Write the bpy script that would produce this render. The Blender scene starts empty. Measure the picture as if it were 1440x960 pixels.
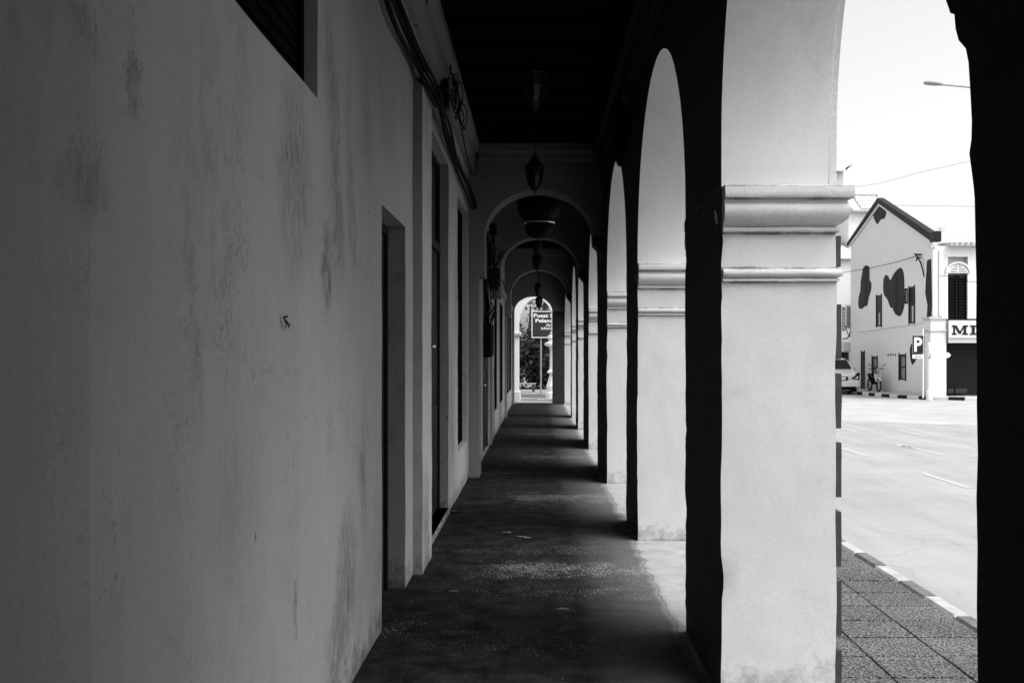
import bpy, bmesh, math, random
from mathutils import Vector, Matrix, noise
random.seed(7)
R = math.radians
S = bpy.context.scene
COL = S.collection

# ------------------------------------------------------------------ camera, sky, sun, exposure
cam_d = bpy.data.cameras.new('camera')
cam = bpy.data.objects.new('camera', cam_d); COL.objects.link(cam)
cam.location = (0, 0, 1.6); cam.rotation_euler = (R(90), 0, 0)
cam_d.sensor_width = 36; cam_d.lens = 35
cam_d.shift_x = -37/1440; cam_d.shift_y = 19/1440
cam_d.clip_start = 0.05; cam_d.clip_end = 3000
S.camera = cam
S.view_settings.view_transform = 'Standard'
S.view_settings.look = 'None'
S.view_settings.gamma = 1
S.view_settings.exposure = 1.5
SUN_EL, SUN_AZ = R(55), R(120)
W = bpy.data.worlds.new('World'); S.world = W; W.use_nodes = True
wn = W.node_tree; wn.nodes.clear()
sky = wn.nodes.new('ShaderNodeTexSky'); sky.sky_type = 'NISHITA'; sky.sun_disc = False
sky.sun_elevation = SUN_EL; sky.sun_rotation = SUN_AZ; sky.dust_density = 4; sky.air_density = 1.2
bw = wn.nodes.new('ShaderNodeRGBToBW')
bg = wn.nodes.new('ShaderNodeBackground'); bg.inputs[1].default_value = 0.122
wo = wn.nodes.new('ShaderNodeOutputWorld')
wn.links.new(sky.outputs[0], bw.inputs[0]); wn.links.new(bw.outputs[0], bg.inputs[0]); wn.links.new(bg.outputs[0], wo.inputs[0])
sd = bpy.data.lights.new('sun', 'SUN'); sd.energy = 0.7; sd.angle = R(40); sd.color = (1, 1, 1)
sun = bpy.data.objects.new('sun', sd); COL.objects.link(sun)
_v = Vector((math.sin(SUN_AZ)*math.cos(SUN_EL), math.cos(SUN_AZ)*math.cos(SUN_EL), math.sin(SUN_EL)))
sun.rotation_euler = _v.to_track_quat('Z', 'Y').to_euler()
sun.location = (0, -5, 30)
S.cycles.max_bounces = 6; S.cycles.diffuse_bounces = 1; S.cycles.glossy_bounces = 2
S.cycles.use_denoising = True
S.cycles.caustics_reflective = False; S.cycles.caustics_refractive = False

# ------------------------------------------------------------------ materials
def newmat(name, spec=.2):
    m = bpy.data.materials.new(name); m.use_nodes = True
    b = m.node_tree.nodes['Principled BSDF']; b.inputs['Specular IOR Level'].default_value = spec
    return m, m.node_tree.nodes, m.node_tree.links, b
def g(v): return (v, v, v, 1)
def N(ns, t, **kw):
    n = ns.new(t)
    for k, v in kw.items():
        if k in n.inputs: n.inputs[k].default_value = v
        else: setattr(n, k, v)
    return n
def ramp(ns, ls, src, p0, p1, c0=0., c1=1.):
    r = ns.new('ShaderNodeMapRange'); r.inputs[1].default_value = p0; r.inputs[2].default_value = p1
    r.inputs[3].default_value = c0; r.inputs[4].default_value = c1
    ls.new(src, r.inputs[0]); return r.outputs[0]
def mul(ns, ls, a, b, op='MULTIPLY'):
    m = ns.new('ShaderNodeMath'); m.operation = op
    for i, x in enumerate((a, b)):
        if isinstance(x, (int, float)): m.inputs[i].default_value = x
        else: ls.new(x, m.inputs[i])
    return m.outputs[0]
def coords(ns, ls, sc=(1, 1, 1)):
    geo = ns.new('ShaderNodeNewGeometry'); mp = ns.new('ShaderNodeMapping'); mp.inputs['Scale'].default_value = sc
    ls.new(geo.outputs['Position'], mp.inputs['Vector']); return mp.outputs[0], geo.outputs['Position']
def flat(name, v, rough=.7, metal=0., var=.12, scale=14, bump=.15, spec=.2):
    m, ns, ls, b = newmat(name, spec)
    c, _ = coords(ns, ls)
    n = N(ns, 'ShaderNodeTexNoise', Scale=scale, Detail=6.); ls.new(c, n.inputs['Vector'])
    ls.new(ramp(ns, ls, n.outputs[0], .25, .75, v*(1-var), v*(1+var)), b.inputs['Base Color'])
    b.inputs['Roughness'].default_value = rough; b.inputs['Metallic'].default_value = metal
    if bump:
        bp = N(ns, 'ShaderNodeBump', Strength=bump, Distance=.01); ls.new(n.outputs[0], bp.inputs['Height']); ls.new(bp.outputs[0], b.inputs['Normal'])
    return m
def plaster(name, v, stain=.5, damp=.5, fine=.1, bump=.35, blotch=.0, ledges=(), seam=None, marks=()):
    """painted lime plaster: soft tone drift, vertical drips, small scuffs and pinholes, damp at the foot"""
    m, ns, ls, b = newmat(name)
    c, p = coords(ns, ls)
    big = N(ns, 'ShaderNodeTexNoise', Scale=.9, Detail=5., Roughness=.6); ls.new(c, big.inputs['Vector'])
    f = ramp(ns, ls, big.outputs[0], .3, .7, 1-stain*.25, 1.0)
    cs, _ = coords(ns, ls, (1, 1, .3))
    st = N(ns, 'ShaderNodeTexNoise', Scale=7., Detail=8., Roughness=.68); ls.new(cs, st.inputs['Vector'])
    f = mul(ns, ls, f, ramp(ns, ls, st.outputs[0], .36, .56, 1-stain*.22, 1.0))
    md = N(ns, 'ShaderNodeTexNoise', Scale=3.2, Detail=10., Roughness=.75, Distortion=.6); ls.new(c, md.inputs['Vector'])
    f = mul(ns, ls, f, ramp(ns, ls, md.outputs[0], .30, .46, 1-stain*.5, 1.0))
    if blotch:
        # concentrated scuffed zones: masked smears
        cm, _ = coords(ns, ls, (1, 1, .8))
        mask = N(ns, 'ShaderNodeTexNoise', Scale=1.25, Detail=2.); ls.new(cm, mask.inputs['Vector'])
        mk = ramp(ns, ls, mask.outputs[0], .53, .66, 0, 1)
        cd = ns.new('ShaderNodeMapping'); cd.inputs['Rotation'].default_value = (R(28), 0, 0); cd.inputs['Scale'].default_value = (1, 1, .5)
        geo = ns.new('ShaderNodeNewGeometry'); ls.new(geo.outputs['Position'], cd.inputs['Vector'])
        sm = N(ns, 'ShaderNodeTexNoise', Scale=11., Detail=9., Roughness=.75); ls.new(cd.outputs[0], sm.inputs['Vector'])
        s2 = ramp(ns, ls, sm.outputs[0], .45, .64, 0, 1)
        k = mul(ns, ls, mul(ns, ls, mk, s2), -blotch)
        f = mul(ns, ls, f, mul(ns, ls, k, 1., 'ADD'))
        # chips
        vo = N(ns, 'ShaderNodeTexVoronoi', Scale=5.5); vo.distance = 'EUCLIDEAN'
        cv, _ = coords(ns, ls, (1, 1, .6)); ls.new(cv, vo.inputs['Vector'])
        vn = N(ns, 'ShaderNodeTexNoise', Scale=4.); ls.new(c, vn.inputs['Vector'])
        ch = ramp(ns, ls, mul(ns, ls, vo.outputs['Distance'], ramp(ns, ls, vn.outputs[0], .42, .56, 6., 1.)), .035, .06, .35, 1)
        f = mul(ns, ls, f, ch)
        # hairline cracks, only here and there
        cn = N(ns, 'ShaderNodeTexNoise', Scale=2.4, Detail=8., Roughness=.7); ls.new(c, cn.inputs['Vector'])
        av = ns.new('ShaderNodeVectorMath'); av.operation = 'ADD'; ls.new(c, av.inputs[0]); ls.new(cn.outputs['Color'], av.inputs[1])
        vc = N(ns, 'ShaderNodeTexVoronoi', Scale=.9); vc.feature = 'DISTANCE_TO_EDGE'; ls.new(av.outputs[0], vc.inputs['Vector'])
        m3 = N(ns, 'ShaderNodeTexNoise', Scale=1.1, Detail=3.); ls.new(c, m3.inputs['Vector'])
        ck = mul(ns, ls, ramp(ns, ls, vc.outputs[0], .001, .006, 1, 0), ramp(ns, ls, m3.outputs[0], .50, .60, 0, -.45))
        f = mul(ns, ls, f, mul(ns, ls, ck, 1., 'ADD'))
        # peppering of small scuffs and fly spots, in drifts
        n4 = N(ns, 'ShaderNodeTexNoise', Scale=38., Detail=5., Roughness=.8); ls.new(c, n4.inputs['Vector'])
        n5 = N(ns, 'ShaderNodeTexNoise', Scale=2.0, Detail=4., Roughness=.6); ls.new(c, n5.inputs['Vector'])
        pk_ = ramp(ns, ls, mul(ns, ls, n4.outputs[0], ramp(ns, ls, n5.outputs[0], .45, .70, 0, .11), 'ADD'), .64, .72, 1, .66)
        f = mul(ns, ls, f, pk_)
    fn = N(ns, 'ShaderNodeTexNoise', Scale=60., Detail=6., Roughness=.7); ls.new(c, fn.inputs['Vector'])
    f = mul(ns, ls, f, ramp(ns, ls, fn.outputs[0], .3, .7, 1-fine, 1+fine*.4))
    if damp:
        sp = ns.new('ShaderNodeSeparateXYZ'); ls.new(p, sp.inputs[0])
        dn = N(ns, 'ShaderNodeTexNoise', Scale=9., Detail=8., Roughness=.7); ls.new(c, dn.inputs['Vector'])
        lift = mul(ns, ls, ramp(ns, ls, dn.outputs[0], .3, .7, -.22, .14), sp.outputs[2], 'ADD')
        f = mul(ns, ls, f, ramp(ns, ls, lift, -.08, .12, 1-damp, 1))
    if marks:
        s4 = ns.new('ShaderNodeSeparateXYZ'); ls.new(p, s4.inputs[0])
        wn_ = N(ns, 'ShaderNodeTexNoise', Scale=9., Detail=7., Roughness=.7); ls.new(c, wn_.inputs['Vector'])
        wy = mul(ns, ls, s4.outputs[1], ramp(ns, ls, wn_.outputs[0], .3, .7, -.06, .06), 'ADD')
        wz = mul(ns, ls, s4.outputs[2], ramp(ns, ls, fn.outputs[0], .3, .7, -.05, .05), 'ADD')
        tx = ns.new('ShaderNodeMapping'); tx.inputs['Rotation'].default_value = (R(16), 0, 0); tx.inputs['Scale'].default_value = (1, 1, .38)
        ls.new(p, tx.inputs['Vector']); tn = N(ns, 'ShaderNodeTexNoise', Scale=26., Detail=8., Roughness=.8); ls.new(tx.outputs[0], tn.inputs['Vector'])
        tt = ramp(ns, ls, tn.outputs[0], .40, .62, .15, 1)
        for (my, mz, ry, rz_, rot, am) in marks:
            ca, sa = math.cos(R(rot)), math.sin(R(rot))
            dy = mul(ns, ls, wy, -my, 'ADD'); dz_ = mul(ns, ls, wz, -mz, 'ADD')
            u = mul(ns, ls, mul(ns, ls, dy, ca/ry), mul(ns, ls, dz_, sa/ry), 'ADD'); w = mul(ns, ls, mul(ns, ls, dy, -sa/rz_), mul(ns, ls, dz_, ca/rz_), 'ADD')
            q = mul(ns, ls, mul(ns, ls, u, u), mul(ns, ls, w, w), 'ADD')
            k_ = mul(ns, ls, mul(ns, ls, ramp(ns, ls, q, .0, 1., am, 0), tt), -1.)
            f = mul(ns, ls, f, mul(ns, ls, k_, 1., 'ADD'))
    if ledges or seam:
        s3 = ns.new('ShaderNodeSeparateXYZ'); ls.new(p, s3.inputs[0])
    for zl in ledges:                       # grime that gathers along a ledge, broken up
        gn = N(ns, 'ShaderNodeTexNoise', Scale=7., Detail=6., Roughness=.7); ls.new(c, gn.inputs['Vector'])
        wd = ramp(ns, ls, gn.outputs[0], .44, .70, .0008, .0075)
        dz = mul(ns, ls, s3.outputs[2], -zl, 'ADD'); az_ = ns.new('ShaderNodeMath'); az_.operation = 'ABSOLUTE'; ls.new(dz, az_.inputs[0])
        k_ = ramp(ns, ls, mul(ns, ls, az_.outputs[0], wd, 'DIVIDE'), .4, 1.5, .34, 1)
        f = mul(ns, ls, f, k_)
    if seam:                                # darker on the near side of the upright seam
        f = mul(ns, ls, f, ramp(ns, ls, mul(ns, ls, s3.outputs[1], ramp(ns, ls, big.outputs[0], .3, .7, -.02, .02), 'ADD'), seam-.004, seam+.008, .90, 1))
        sd_ = mul(ns, ls, s3.outputs[1], -seam, 'ADD'); sa_ = ns.new('ShaderNodeMath'); sa_.operation = 'ABSOLUTE'; ls.new(sd_, sa_.inputs[0])
        f = mul(ns, ls, f, ramp(ns, ls, sa_.outputs[0], .002, .008, 1.12, 1))
    ls.new(mul(ns, ls, f, v), b.inputs['Base Color'])
    b.inputs['Roughness'].default_value = .75
    bp = N(ns, 'ShaderNodeBump', Strength=bump, Distance=.012)
    hh = mul(ns, ls, mul(ns, ls, md.outputs[0], .9), mul(ns, ls, fn.outputs[0], .35), 'ADD'); ls.new(hh, bp.inputs['Height']); ls.new(bp.outputs[0], b.inputs['Normal'])
    return m
M = {}
M['wall'] = plaster('stained wall plaster', .29, seam=2.04, marks=((2.25, 2.20, .05, .10, 0, .7), (2.0, 1.95, .12, .10, 20, .5), (1.95, 2.3, .2, .05, -30, .45), (2.62, 1.72, .07, .45, 14, .35), (4.45, 2.62, .16, .60, 14, .6), (4.85, 2.35, .14, .45, 14, .55),
    (3.75, 2.25, .35, .45, 0, .55), (4.3, 1.98, .12, .25, 8, .8), (4.55, 2.1, .2, .3, 0, .45), (4.75, .55, .30, .42, 0, .7), (3.74, .65, .04, .16, 0, .75), (4.5, .25, .22, .3, 0, .7), (3.3, .2, .06, .2, 0, .6), (5.3, 2.85, .2, .4, 10, .35), (2.02, .6, .02, .12, 0, .7), (3.0, 2.9, .1, .5, 12, .4),
    (3.0, 1.15, .3, .3, 0, .25), (5.2, 1.0, .12, .5, 0, .4)), stain=.30, damp=.6, blotch=.28, fine=.1, bump=.3)
M['wall2'] = plaster('paler wall plaster', .37, marks=((7.5, .35, .3, .5, 0, .7), (7.95, 1.9, .2, 1.2, 5, .4), (10.6, .9, .4, .8, 0, .5), (11, 2.2, .3, .7, 0, .5), (8.2, 2.3, .12, .5, 10, .5)), stain=.45, damp=.6, blotch=.35, fine=.12, bump=.3)
M['pier'] = plaster('white limewash', .66, stain=.22, damp=.42, fine=.05, bump=.16, ledges=(2.384, 2.163, 2.006, 1.935, .012))
M['inner'] = plaster('shade darkened limewash', .034, stain=.9, damp=.3, fine=.3, bump=.6)  # shade of the corridor side, put into the limewash colour
M['cross'] = plaster('weathered grey limewash', .19, stain=.3, damp=.2)
M['mould'] = plaster('moulding limewash', .66, stain=.35, damp=0, fine=.12, bump=.5, ledges=(2.378, 2.319, 2.168, 2.001, 1.941))
M['quoin'] = flat('dark quoin paint', .05, .6, var=.25, scale=20)
M['wood'] = flat('black stained timber', .004, .95, spec=.02, var=.4, scale=9)
M['door'] = flat('dark door paint', .008, .6, spec=.1, var=.4, scale=7)
M['concrete'] = flat('pale junction concrete', .40, .85, var=.15, scale=1.2)
M['frame'] = flat('dull frame paint', .06, .6, var=.3)
M['iron'] = flat('black iron', .008, .6, spec=.1, metal=0, var=.4, scale=30)
M['rubber'] = flat('black rubber', .006, .7, spec=.05, bump=0)
M['steel'] = flat('brushed steel', .5, .35, metal=.9, var=.15)
M['glassd'] = flat('dark glass', .02, .1, var=.1, bump=0)
M['lampglass'] = flat('smoked lamp glass', .006, .4, var=.2, bump=0)
M['white'] = flat('white paint', .8, .5, var=.05)
M['offwhite'] = plaster('street limewash', .88, stain=.12, damp=.2, fine=.08)
M['black'] = flat('black paint', .014, .5, var=.2)
M['mural'] = flat('dark mural paint', .012, .6, var=.15)
M['mural2'] = flat('black mural paint', .0015, .6, var=.1)
M['roofdark'] = flat('dark coping paint', .016, .6, var=.25)
M['tile_roof'] = flat('weathered roof tile', .33, .8, var=.3)
M['carpaint'] = flat('white car paint', .78, .25, var=.02, bump=0)
M['signboard'] = flat('sign board face', .035, .45, var=.12, bump=0)
M['grey'] = flat('mid grey paint', .28, .6, var=.15)
M['palegrey'] = flat('pale grey paint', .55, .6, var=.1)
M['bark'] = flat('bark', .08, .9, var=.4, scale=25)
M['leaf'] = flat('leaf', .04, .6, var=.5, scale=3, bump=0)
M['leafpale'] = flat('pale leaf', .12, .6, var=.4, scale=3, bump=0)
M['paper'] = flat('litter paper', .65, .8, var=.1)

def floor_mat():
    m, ns, ls, b = newmat('worn cement floor', .03)
    c, p = coords(ns, ls)
    sp = ns.new('ShaderNodeSeparateXYZ'); ls.new(p, sp.inputs[0])
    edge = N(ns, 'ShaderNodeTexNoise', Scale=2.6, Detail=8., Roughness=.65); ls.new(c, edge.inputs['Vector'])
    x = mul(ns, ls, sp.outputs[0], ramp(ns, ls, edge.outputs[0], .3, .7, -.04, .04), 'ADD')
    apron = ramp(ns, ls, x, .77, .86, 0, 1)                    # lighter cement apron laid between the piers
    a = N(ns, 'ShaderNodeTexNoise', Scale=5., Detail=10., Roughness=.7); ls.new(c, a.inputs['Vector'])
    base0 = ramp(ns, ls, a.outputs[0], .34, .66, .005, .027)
    base = mul(ns, ls, base0, ramp(ns, ls, x, .25, .82, 0, .10), 'ADD')  # paler towards the arches: pools of light painted into the floor
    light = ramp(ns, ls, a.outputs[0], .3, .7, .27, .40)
    # grit and flaked paint; its bands paint in light entering at each bay
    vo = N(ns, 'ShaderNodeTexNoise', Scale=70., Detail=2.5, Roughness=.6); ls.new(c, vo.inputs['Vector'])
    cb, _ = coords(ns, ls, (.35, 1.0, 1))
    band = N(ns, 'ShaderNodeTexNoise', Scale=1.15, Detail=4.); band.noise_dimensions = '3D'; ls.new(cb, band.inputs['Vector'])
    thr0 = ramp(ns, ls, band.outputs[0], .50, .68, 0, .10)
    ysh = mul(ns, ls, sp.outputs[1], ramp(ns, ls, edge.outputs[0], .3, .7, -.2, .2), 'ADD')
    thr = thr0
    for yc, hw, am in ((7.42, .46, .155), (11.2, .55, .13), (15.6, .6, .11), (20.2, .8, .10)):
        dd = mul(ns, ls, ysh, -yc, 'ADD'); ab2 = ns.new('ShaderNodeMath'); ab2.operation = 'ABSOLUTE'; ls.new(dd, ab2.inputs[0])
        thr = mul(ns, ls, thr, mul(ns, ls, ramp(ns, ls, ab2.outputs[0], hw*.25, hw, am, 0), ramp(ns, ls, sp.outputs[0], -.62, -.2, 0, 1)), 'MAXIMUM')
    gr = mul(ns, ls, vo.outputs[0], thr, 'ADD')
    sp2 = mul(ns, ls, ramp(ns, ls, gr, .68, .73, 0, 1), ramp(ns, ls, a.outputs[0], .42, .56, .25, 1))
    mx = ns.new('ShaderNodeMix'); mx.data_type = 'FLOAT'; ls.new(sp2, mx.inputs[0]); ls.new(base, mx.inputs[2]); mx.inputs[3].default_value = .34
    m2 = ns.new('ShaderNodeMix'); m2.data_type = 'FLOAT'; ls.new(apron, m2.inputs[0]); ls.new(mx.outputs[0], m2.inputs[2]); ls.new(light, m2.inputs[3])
    # crack where the apron meets the old floor
    d = mul(ns, ls, mul(ns, ls, x, -.82, 'ADD'), 1.); ab = ns.new('ShaderNodeMath'); ab.operation = 'ABSOLUTE'; ls.new(d, ab.inputs[0])
    cr = ramp(ns, ls, ab.outputs[0], .001, .007, .5, 1)
    ls.new(mul(ns, ls, m2.outputs[0], cr), b.inputs['Base Color'])
    b.inputs['Roughness'].default_value = .9
    bp = N(ns, 'ShaderNodeBump', Strength=.6, Distance=.01); ls.new(mul(ns, ls, vo.outputs[0], a.outputs[0], 'ADD'), bp.inputs['Height']); ls.new(bp.outputs[0], b.inputs['Normal'])
    return m
def road_mat():
    m, ns, ls, b = newmat('sun bleached asphalt')
    c, p = coords(ns, ls)
    a = N(ns, 'ShaderNodeTexNoise', Scale=.7, Detail=8., Roughness=.65); ls.new(c, a.inputs['Vector'])
    cl, _ = coords(ns, ls, (1.6, .12, 1))
    t = N(ns, 'ShaderNodeTexNoise', Scale=1.6, Detail=6.); ls.new(cl, t.inputs['Vector'])
    f = N(ns, 'ShaderNodeTexNoise', Scale=70., Detail=5., Roughness=.8); ls.new(c, f.inputs['Vector'])
    v = mul(ns, ls, ramp(ns, ls, a.outputs[0], .3, .7, .30, .36), ramp(ns, ls, t.outputs[0], .35, .65, .90, 1.05))
    v = mul(ns, ls, v, ramp(ns, ls, f.outputs[0], .3, .7, .85, 1.12))
    # hairline cracks
    w = N(ns, 'ShaderNodeTexVoronoi', Scale=.55); w.feature = 'DISTANCE_TO_EDGE'
    dn = N(ns, 'ShaderNodeTexNoise', Scale=1.4, Detail=6.); ls.new(c, dn.inputs['Vector'])
    ad = ns.new('ShaderNodeVectorMath'); ad.operation = 'ADD'; ls.new(c, ad.inputs[0]); ls.new(dn.outputs['Color'], ad.inputs[1]); ls.new(ad.outputs[0], w.inputs['Vector'])
    v = mul(ns, ls, v, ramp(ns, ls, w.outputs[0], .0, .010, .86, 1))
    ls.new(v, b.inputs['Base Color']); b.inputs['Roughness'].default_value = .85
    bp = N(ns, 'ShaderNodeBump', Strength=.3, Distance=.005); ls.new(f.outputs[0], bp.inputs['Height']); ls.new(bp.outputs[0], b.inputs['Normal'])
    return m
def granite(name, lo, hi):
    m, ns, ls, b = newmat(name)
    c, p = coords(ns, ls)
    f = N(ns, 'ShaderNodeTexNoise', Scale=75., Detail=3., Roughness=.7); ls.new(c, f.inputs['Vector'])
    a = N(ns, 'ShaderNodeTexNoise', Scale=2.2, Detail=5.); ls.new(c, a.inputs['Vector'])
    oi = ns.new('ShaderNodeObjectInfo')
    v = ramp(ns, ls, f.outputs[0], .42, .62, lo, hi)
    v = mul(ns, ls, v, ramp(ns, ls, a.outputs[0], .3, .7, .8, 1.1)); v = mul(ns, ls, v, ramp(ns, ls, oi.outputs['Random'], 0, 1, .9, 1.08))
    ls.new(v, b.inputs['Base Color']); b.inputs['Roughness'].default_value = .8
    bp = N(ns, 'ShaderNodeBump', Strength=.5, Distance=.006); ls.new(f.outputs[0], bp.inputs['Height']); ls.new(bp.outputs[0], b.inputs['Normal'])
    return m
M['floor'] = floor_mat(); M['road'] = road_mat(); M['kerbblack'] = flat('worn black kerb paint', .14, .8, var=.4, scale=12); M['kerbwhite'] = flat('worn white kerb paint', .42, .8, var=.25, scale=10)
M['granite'] = granite('shot granite tile', .012, .24)
M['joint'] = flat('dark mortar joint', .012, .9)
M['ground'] = flat('dusty ground', .25, .9, var=.2, scale=.6)
M['roadpaint'] = flat('worn road paint', .42, .7, var=.12, scale=30)

# ------------------------------------------------------------------ helpers
def put(o, parent=None):
    COL.objects.link(o)
    if parent is not None: o.parent = parent
    return o
def wloc(o):
    v = Vector((0, 0, 0))
    while o is not None: v += o.location; o = o.parent
    return v
def tag(o, label=None, cat=None, group=None, kind=None):
    for k, v in (('label', label), ('category', cat), ('group', group), ('kind', kind)):
        if v: o[k] = v
    return o
def empty(name, loc, label=None, cat=None, group=None, kind=None):
    o = bpy.data.objects.new(name, None); o.location = loc; o.empty_display_size = .2; COL.objects.link(o)
    return tag(o, label, cat, group, kind)
def obj(name, bm, mat, parent=None, world=False, smooth=False, recalc=True, base=False):
    """bm becomes ONE mesh object; world=True: bm holds world coordinates"""
    if recalc: bmesh.ops.recalc_face_normals(bm, faces=bm.faces)
    loc = Vector((0, 0, 0))
    if world:
        if parent is not None: bmesh.ops.translate(bm, verts=bm.verts, vec=-wloc(parent))
        elif base:
            xs = [v.co for v in bm.verts]
            loc = Vector(((min(v.x for v in xs)+max(v.x for v in xs))/2, (min(v.y for v in xs)+max(v.y for v in xs))/2, min(v.z for v in xs)))
            bmesh.ops.translate(bm, verts=bm.verts, vec=-loc)
    me = bpy.data.meshes.new(name); bm.to_mesh(me); bm.free()
    for mm in (mat if isinstance(mat, (list, tuple)) else [mat]): me.materials.append(mm)
    if smooth:
        for p in me.polygons: p.use_smooth = True
    o = bpy.data.objects.new(name, me); o.location = loc
    return put(o, parent)
def soft(o, a=35):
    me = o.data
    for p_ in me.polygons: p_.use_smooth = True
    me.set_sharp_from_angle(angle=R(a)); return o
def B(): return bmesh.new()
def box(bm, x0, x1, y0, y1, z0, z1, bev=0):
    r = bmesh.ops.create_cube(bm, size=1)
    vs = r['verts']
    for v in vs:
        v.co = Vector(((x0+x1)/2+v.co.x*(x1-x0), (y0+y1)/2+v.co.y*(y1-y0), (z0+z1)/2+v.co.z*(z1-z0)))
    if bev:
        es = list({e for v in vs for e in v.link_edges})
        bmesh.ops.bevel(bm, geom=es, offset=bev, segments=1, affect='EDGES')
    return bm
def wob(bm, amp, freq=2.2, axes=(1, 1, 1), zmin=None):
    for v in bm.verts:
        n = noise.noise_vector(v.co*freq) + noise.noise_vector(v.co*freq*4.3)*.35
        v.co += Vector((n.x*amp*axes[0], n.y*amp*axes[1], n.z*amp*axes[2]))
def gridbox(bm, x0, x1, y0, y1, z0, z1, step):
    """box whose faces are cut into a grid so that it can be made uneven"""
    def lin(a, b):
        n = max(1, int(round((b-a)/step))); return [a+(b-a)*i/n for i in range(n+1)]
    X, Y, Z = lin(x0, x1), lin(y0, y1), lin(z0, z1)
    cache = {}
    def V(x, y, z):
        k = (round(x, 5), round(y, 5), round(z, 5))
        if k not in cache: cache[k] = bm.verts.new((x, y, z))
        return cache[k]
    for a, b, f in ((X, Y, lambda p, q, s: (p, q, s)), (X, Z, lambda p, q, s: (p, s, q)), (Y, Z, lambda p, q, s: (s, p, q))):
        ends = (Z[0], Z[-1]) if a is X and b is Y else ((Y[0], Y[-1]) if a is X else (X[0], X[-1]))
        for s in ends:
            for i in range(len(a)-1):
                for j in range(len(b)-1):
                    bm.faces.new([V(*f(a[i], b[j], s)), V(*f(a[i+1], b[j], s)), V(*f(a[i+1], b[j+1], s)), V(*f(a[i], b[j+1], s))])
    return bm
def tube(bm, pts, r, seg=6, caps=True):
    pts = [Vector(p) for p in pts]; rings = []
    rr = r if isinstance(r, (list, tuple)) else [r]*len(pts)
    for i, p in enumerate(pts):
        t = (pts[min(i+1, len(pts)-1)]-pts[max(i-1, 0)]).normalized()
        u = t.cross(Vector((0, 0, 1)))
        if u.length < 1e-3: u = t.cross(Vector((1, 0, 0)))
        u.normalize(); w = t.cross(u)
        rings.append([bm.verts.new(p+(u*math.cos(a)+w*math.sin(a))*rr[i]) for a in [2*math.pi*k/seg for k in range(seg)]])
    for i in range(len(rings)-1):
        for k in range(seg):
            bm.faces.new([rings[i][k], rings[i][(k+1) % seg], rings[i+1][(k+1) % seg], rings[i+1][k]])
    if caps:
        bm.faces.new(rings[0]); bm.faces.new(rings[-1])
    return bm
def lathe(bm, prof, seg=12, c=(0, 0, 0)):
    """prof: (radius, z) from bottom to top"""
    rings = []
    for r, z in prof:
        rings.append([bm.verts.new((c[0]+r*math.cos(2*math.pi*k/seg), c[1]+r*math.sin(2*math.pi*k/seg), c[2]+z)) for k in range(seg)])
    for i in range(len(rings)-1):
        for k in range(seg):
            bm.faces.new([rings[i][k], rings[i][(k+1) % seg], rings[i+1][(k+1) % seg], rings[i+1][k]])
    bm.faces.new(rings[0]); bm.faces.new(rings[-1])
    return bm
def prism(bm, pts, a0, a1, axis='x'):
    """extrude a polygon; axis x: pts are (y,z); axis y: pts are (x,z); axis z: pts are (x,y)"""
    def mk(p, a): return {'x': (a, p[0], p[1]), 'y': (p[0], a, p[1]), 'z': (p[0], p[1], a)}[axis]
    v0 = [bm.verts.new(mk(p, a0)) for p in pts]; v1 = [bm.verts.new(mk(p, a1)) for p in pts]
    f0 = bm.faces.new(v0); f1 = bm.faces.new(v1)
    for i in range(len(pts)):
        j = (i+1) % len(pts); bm.faces.new([v0[i], v0[j], v1[j], v1[i]])
    bmesh.ops.triangulate(bm, faces=[f0, f1])
    return bm
def dup(root, loc, label=None, rotz=None, scale=None):
    r = root.copy(); COL.objects.link(r); r.location = loc
    if label: r['label'] = label
    if rotz is not None: r.rotation_euler = (0, 0, rotz)
    if scale: r.scale = scale
    for ch in list(root.children):
        c = ch.copy(); COL.objects.link(c); c.parent = r
        for gch in list(ch.children):
            d = gch.copy(); COL.objects.link(d); d.parent = c
    return r
F = 1400.; VX, VY = 757., 499.
def at_side(px, py, X):          # a point on a plane parallel to the arcade -> (depth, height)
    D = X*F/(px-VX); return D, 1.6+(VY-py)*D/F
def at_front(px, py, D):         # a point on a plane square to the arcade -> (x, height)
    return (px-VX)*D/F, 1.6+(VY-py)*D/F

XI, XO = .854, 1.387             # corridor face and street face of the arcade
ZI = 2.382                       # top of the imposts
ZC = 4.25                        # ceiling
XL = -.912
PIERS = [(4.64, 5.78), (8.56, 9.65), (12.39, 14.40), (16.89, 18.84), (21.35, 22.65), (25.30, 26.30), (32.30, 33.20)]

# ------------------------------------------------------------------ ground, floor, pavement, road
bm = B(); box(bm, -400, 600, -300, 1200, -.60, -.22)
tag(obj('ground', bm, M['ground'], world=True), kind='structure')
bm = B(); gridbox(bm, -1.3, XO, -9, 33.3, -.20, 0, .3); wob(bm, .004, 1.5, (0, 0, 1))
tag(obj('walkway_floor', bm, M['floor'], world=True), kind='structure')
ZP, ZR = -.05, -.17
bm = B(); box(bm, 2.77, 15.2, -60, 160, -.215, ZR); box(bm, 15.2, 120, -60, 38.2, -.2148, ZR-.0005)
tag(obj('road', bm, M['road'], world=True), kind='structure')
bm = B(); prism(bm, [(2.78, 30), (2.78, 37), (13.3, 60), (13.9, 44), (15.1, 39.1), (60, 37.6), (60, 24), (13, 23.5)], ZR-.004, ZR+.005, 'z')
tag(obj('junction_surface', bm, M['concrete'], world=True, base=True), kind='structure')
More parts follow.
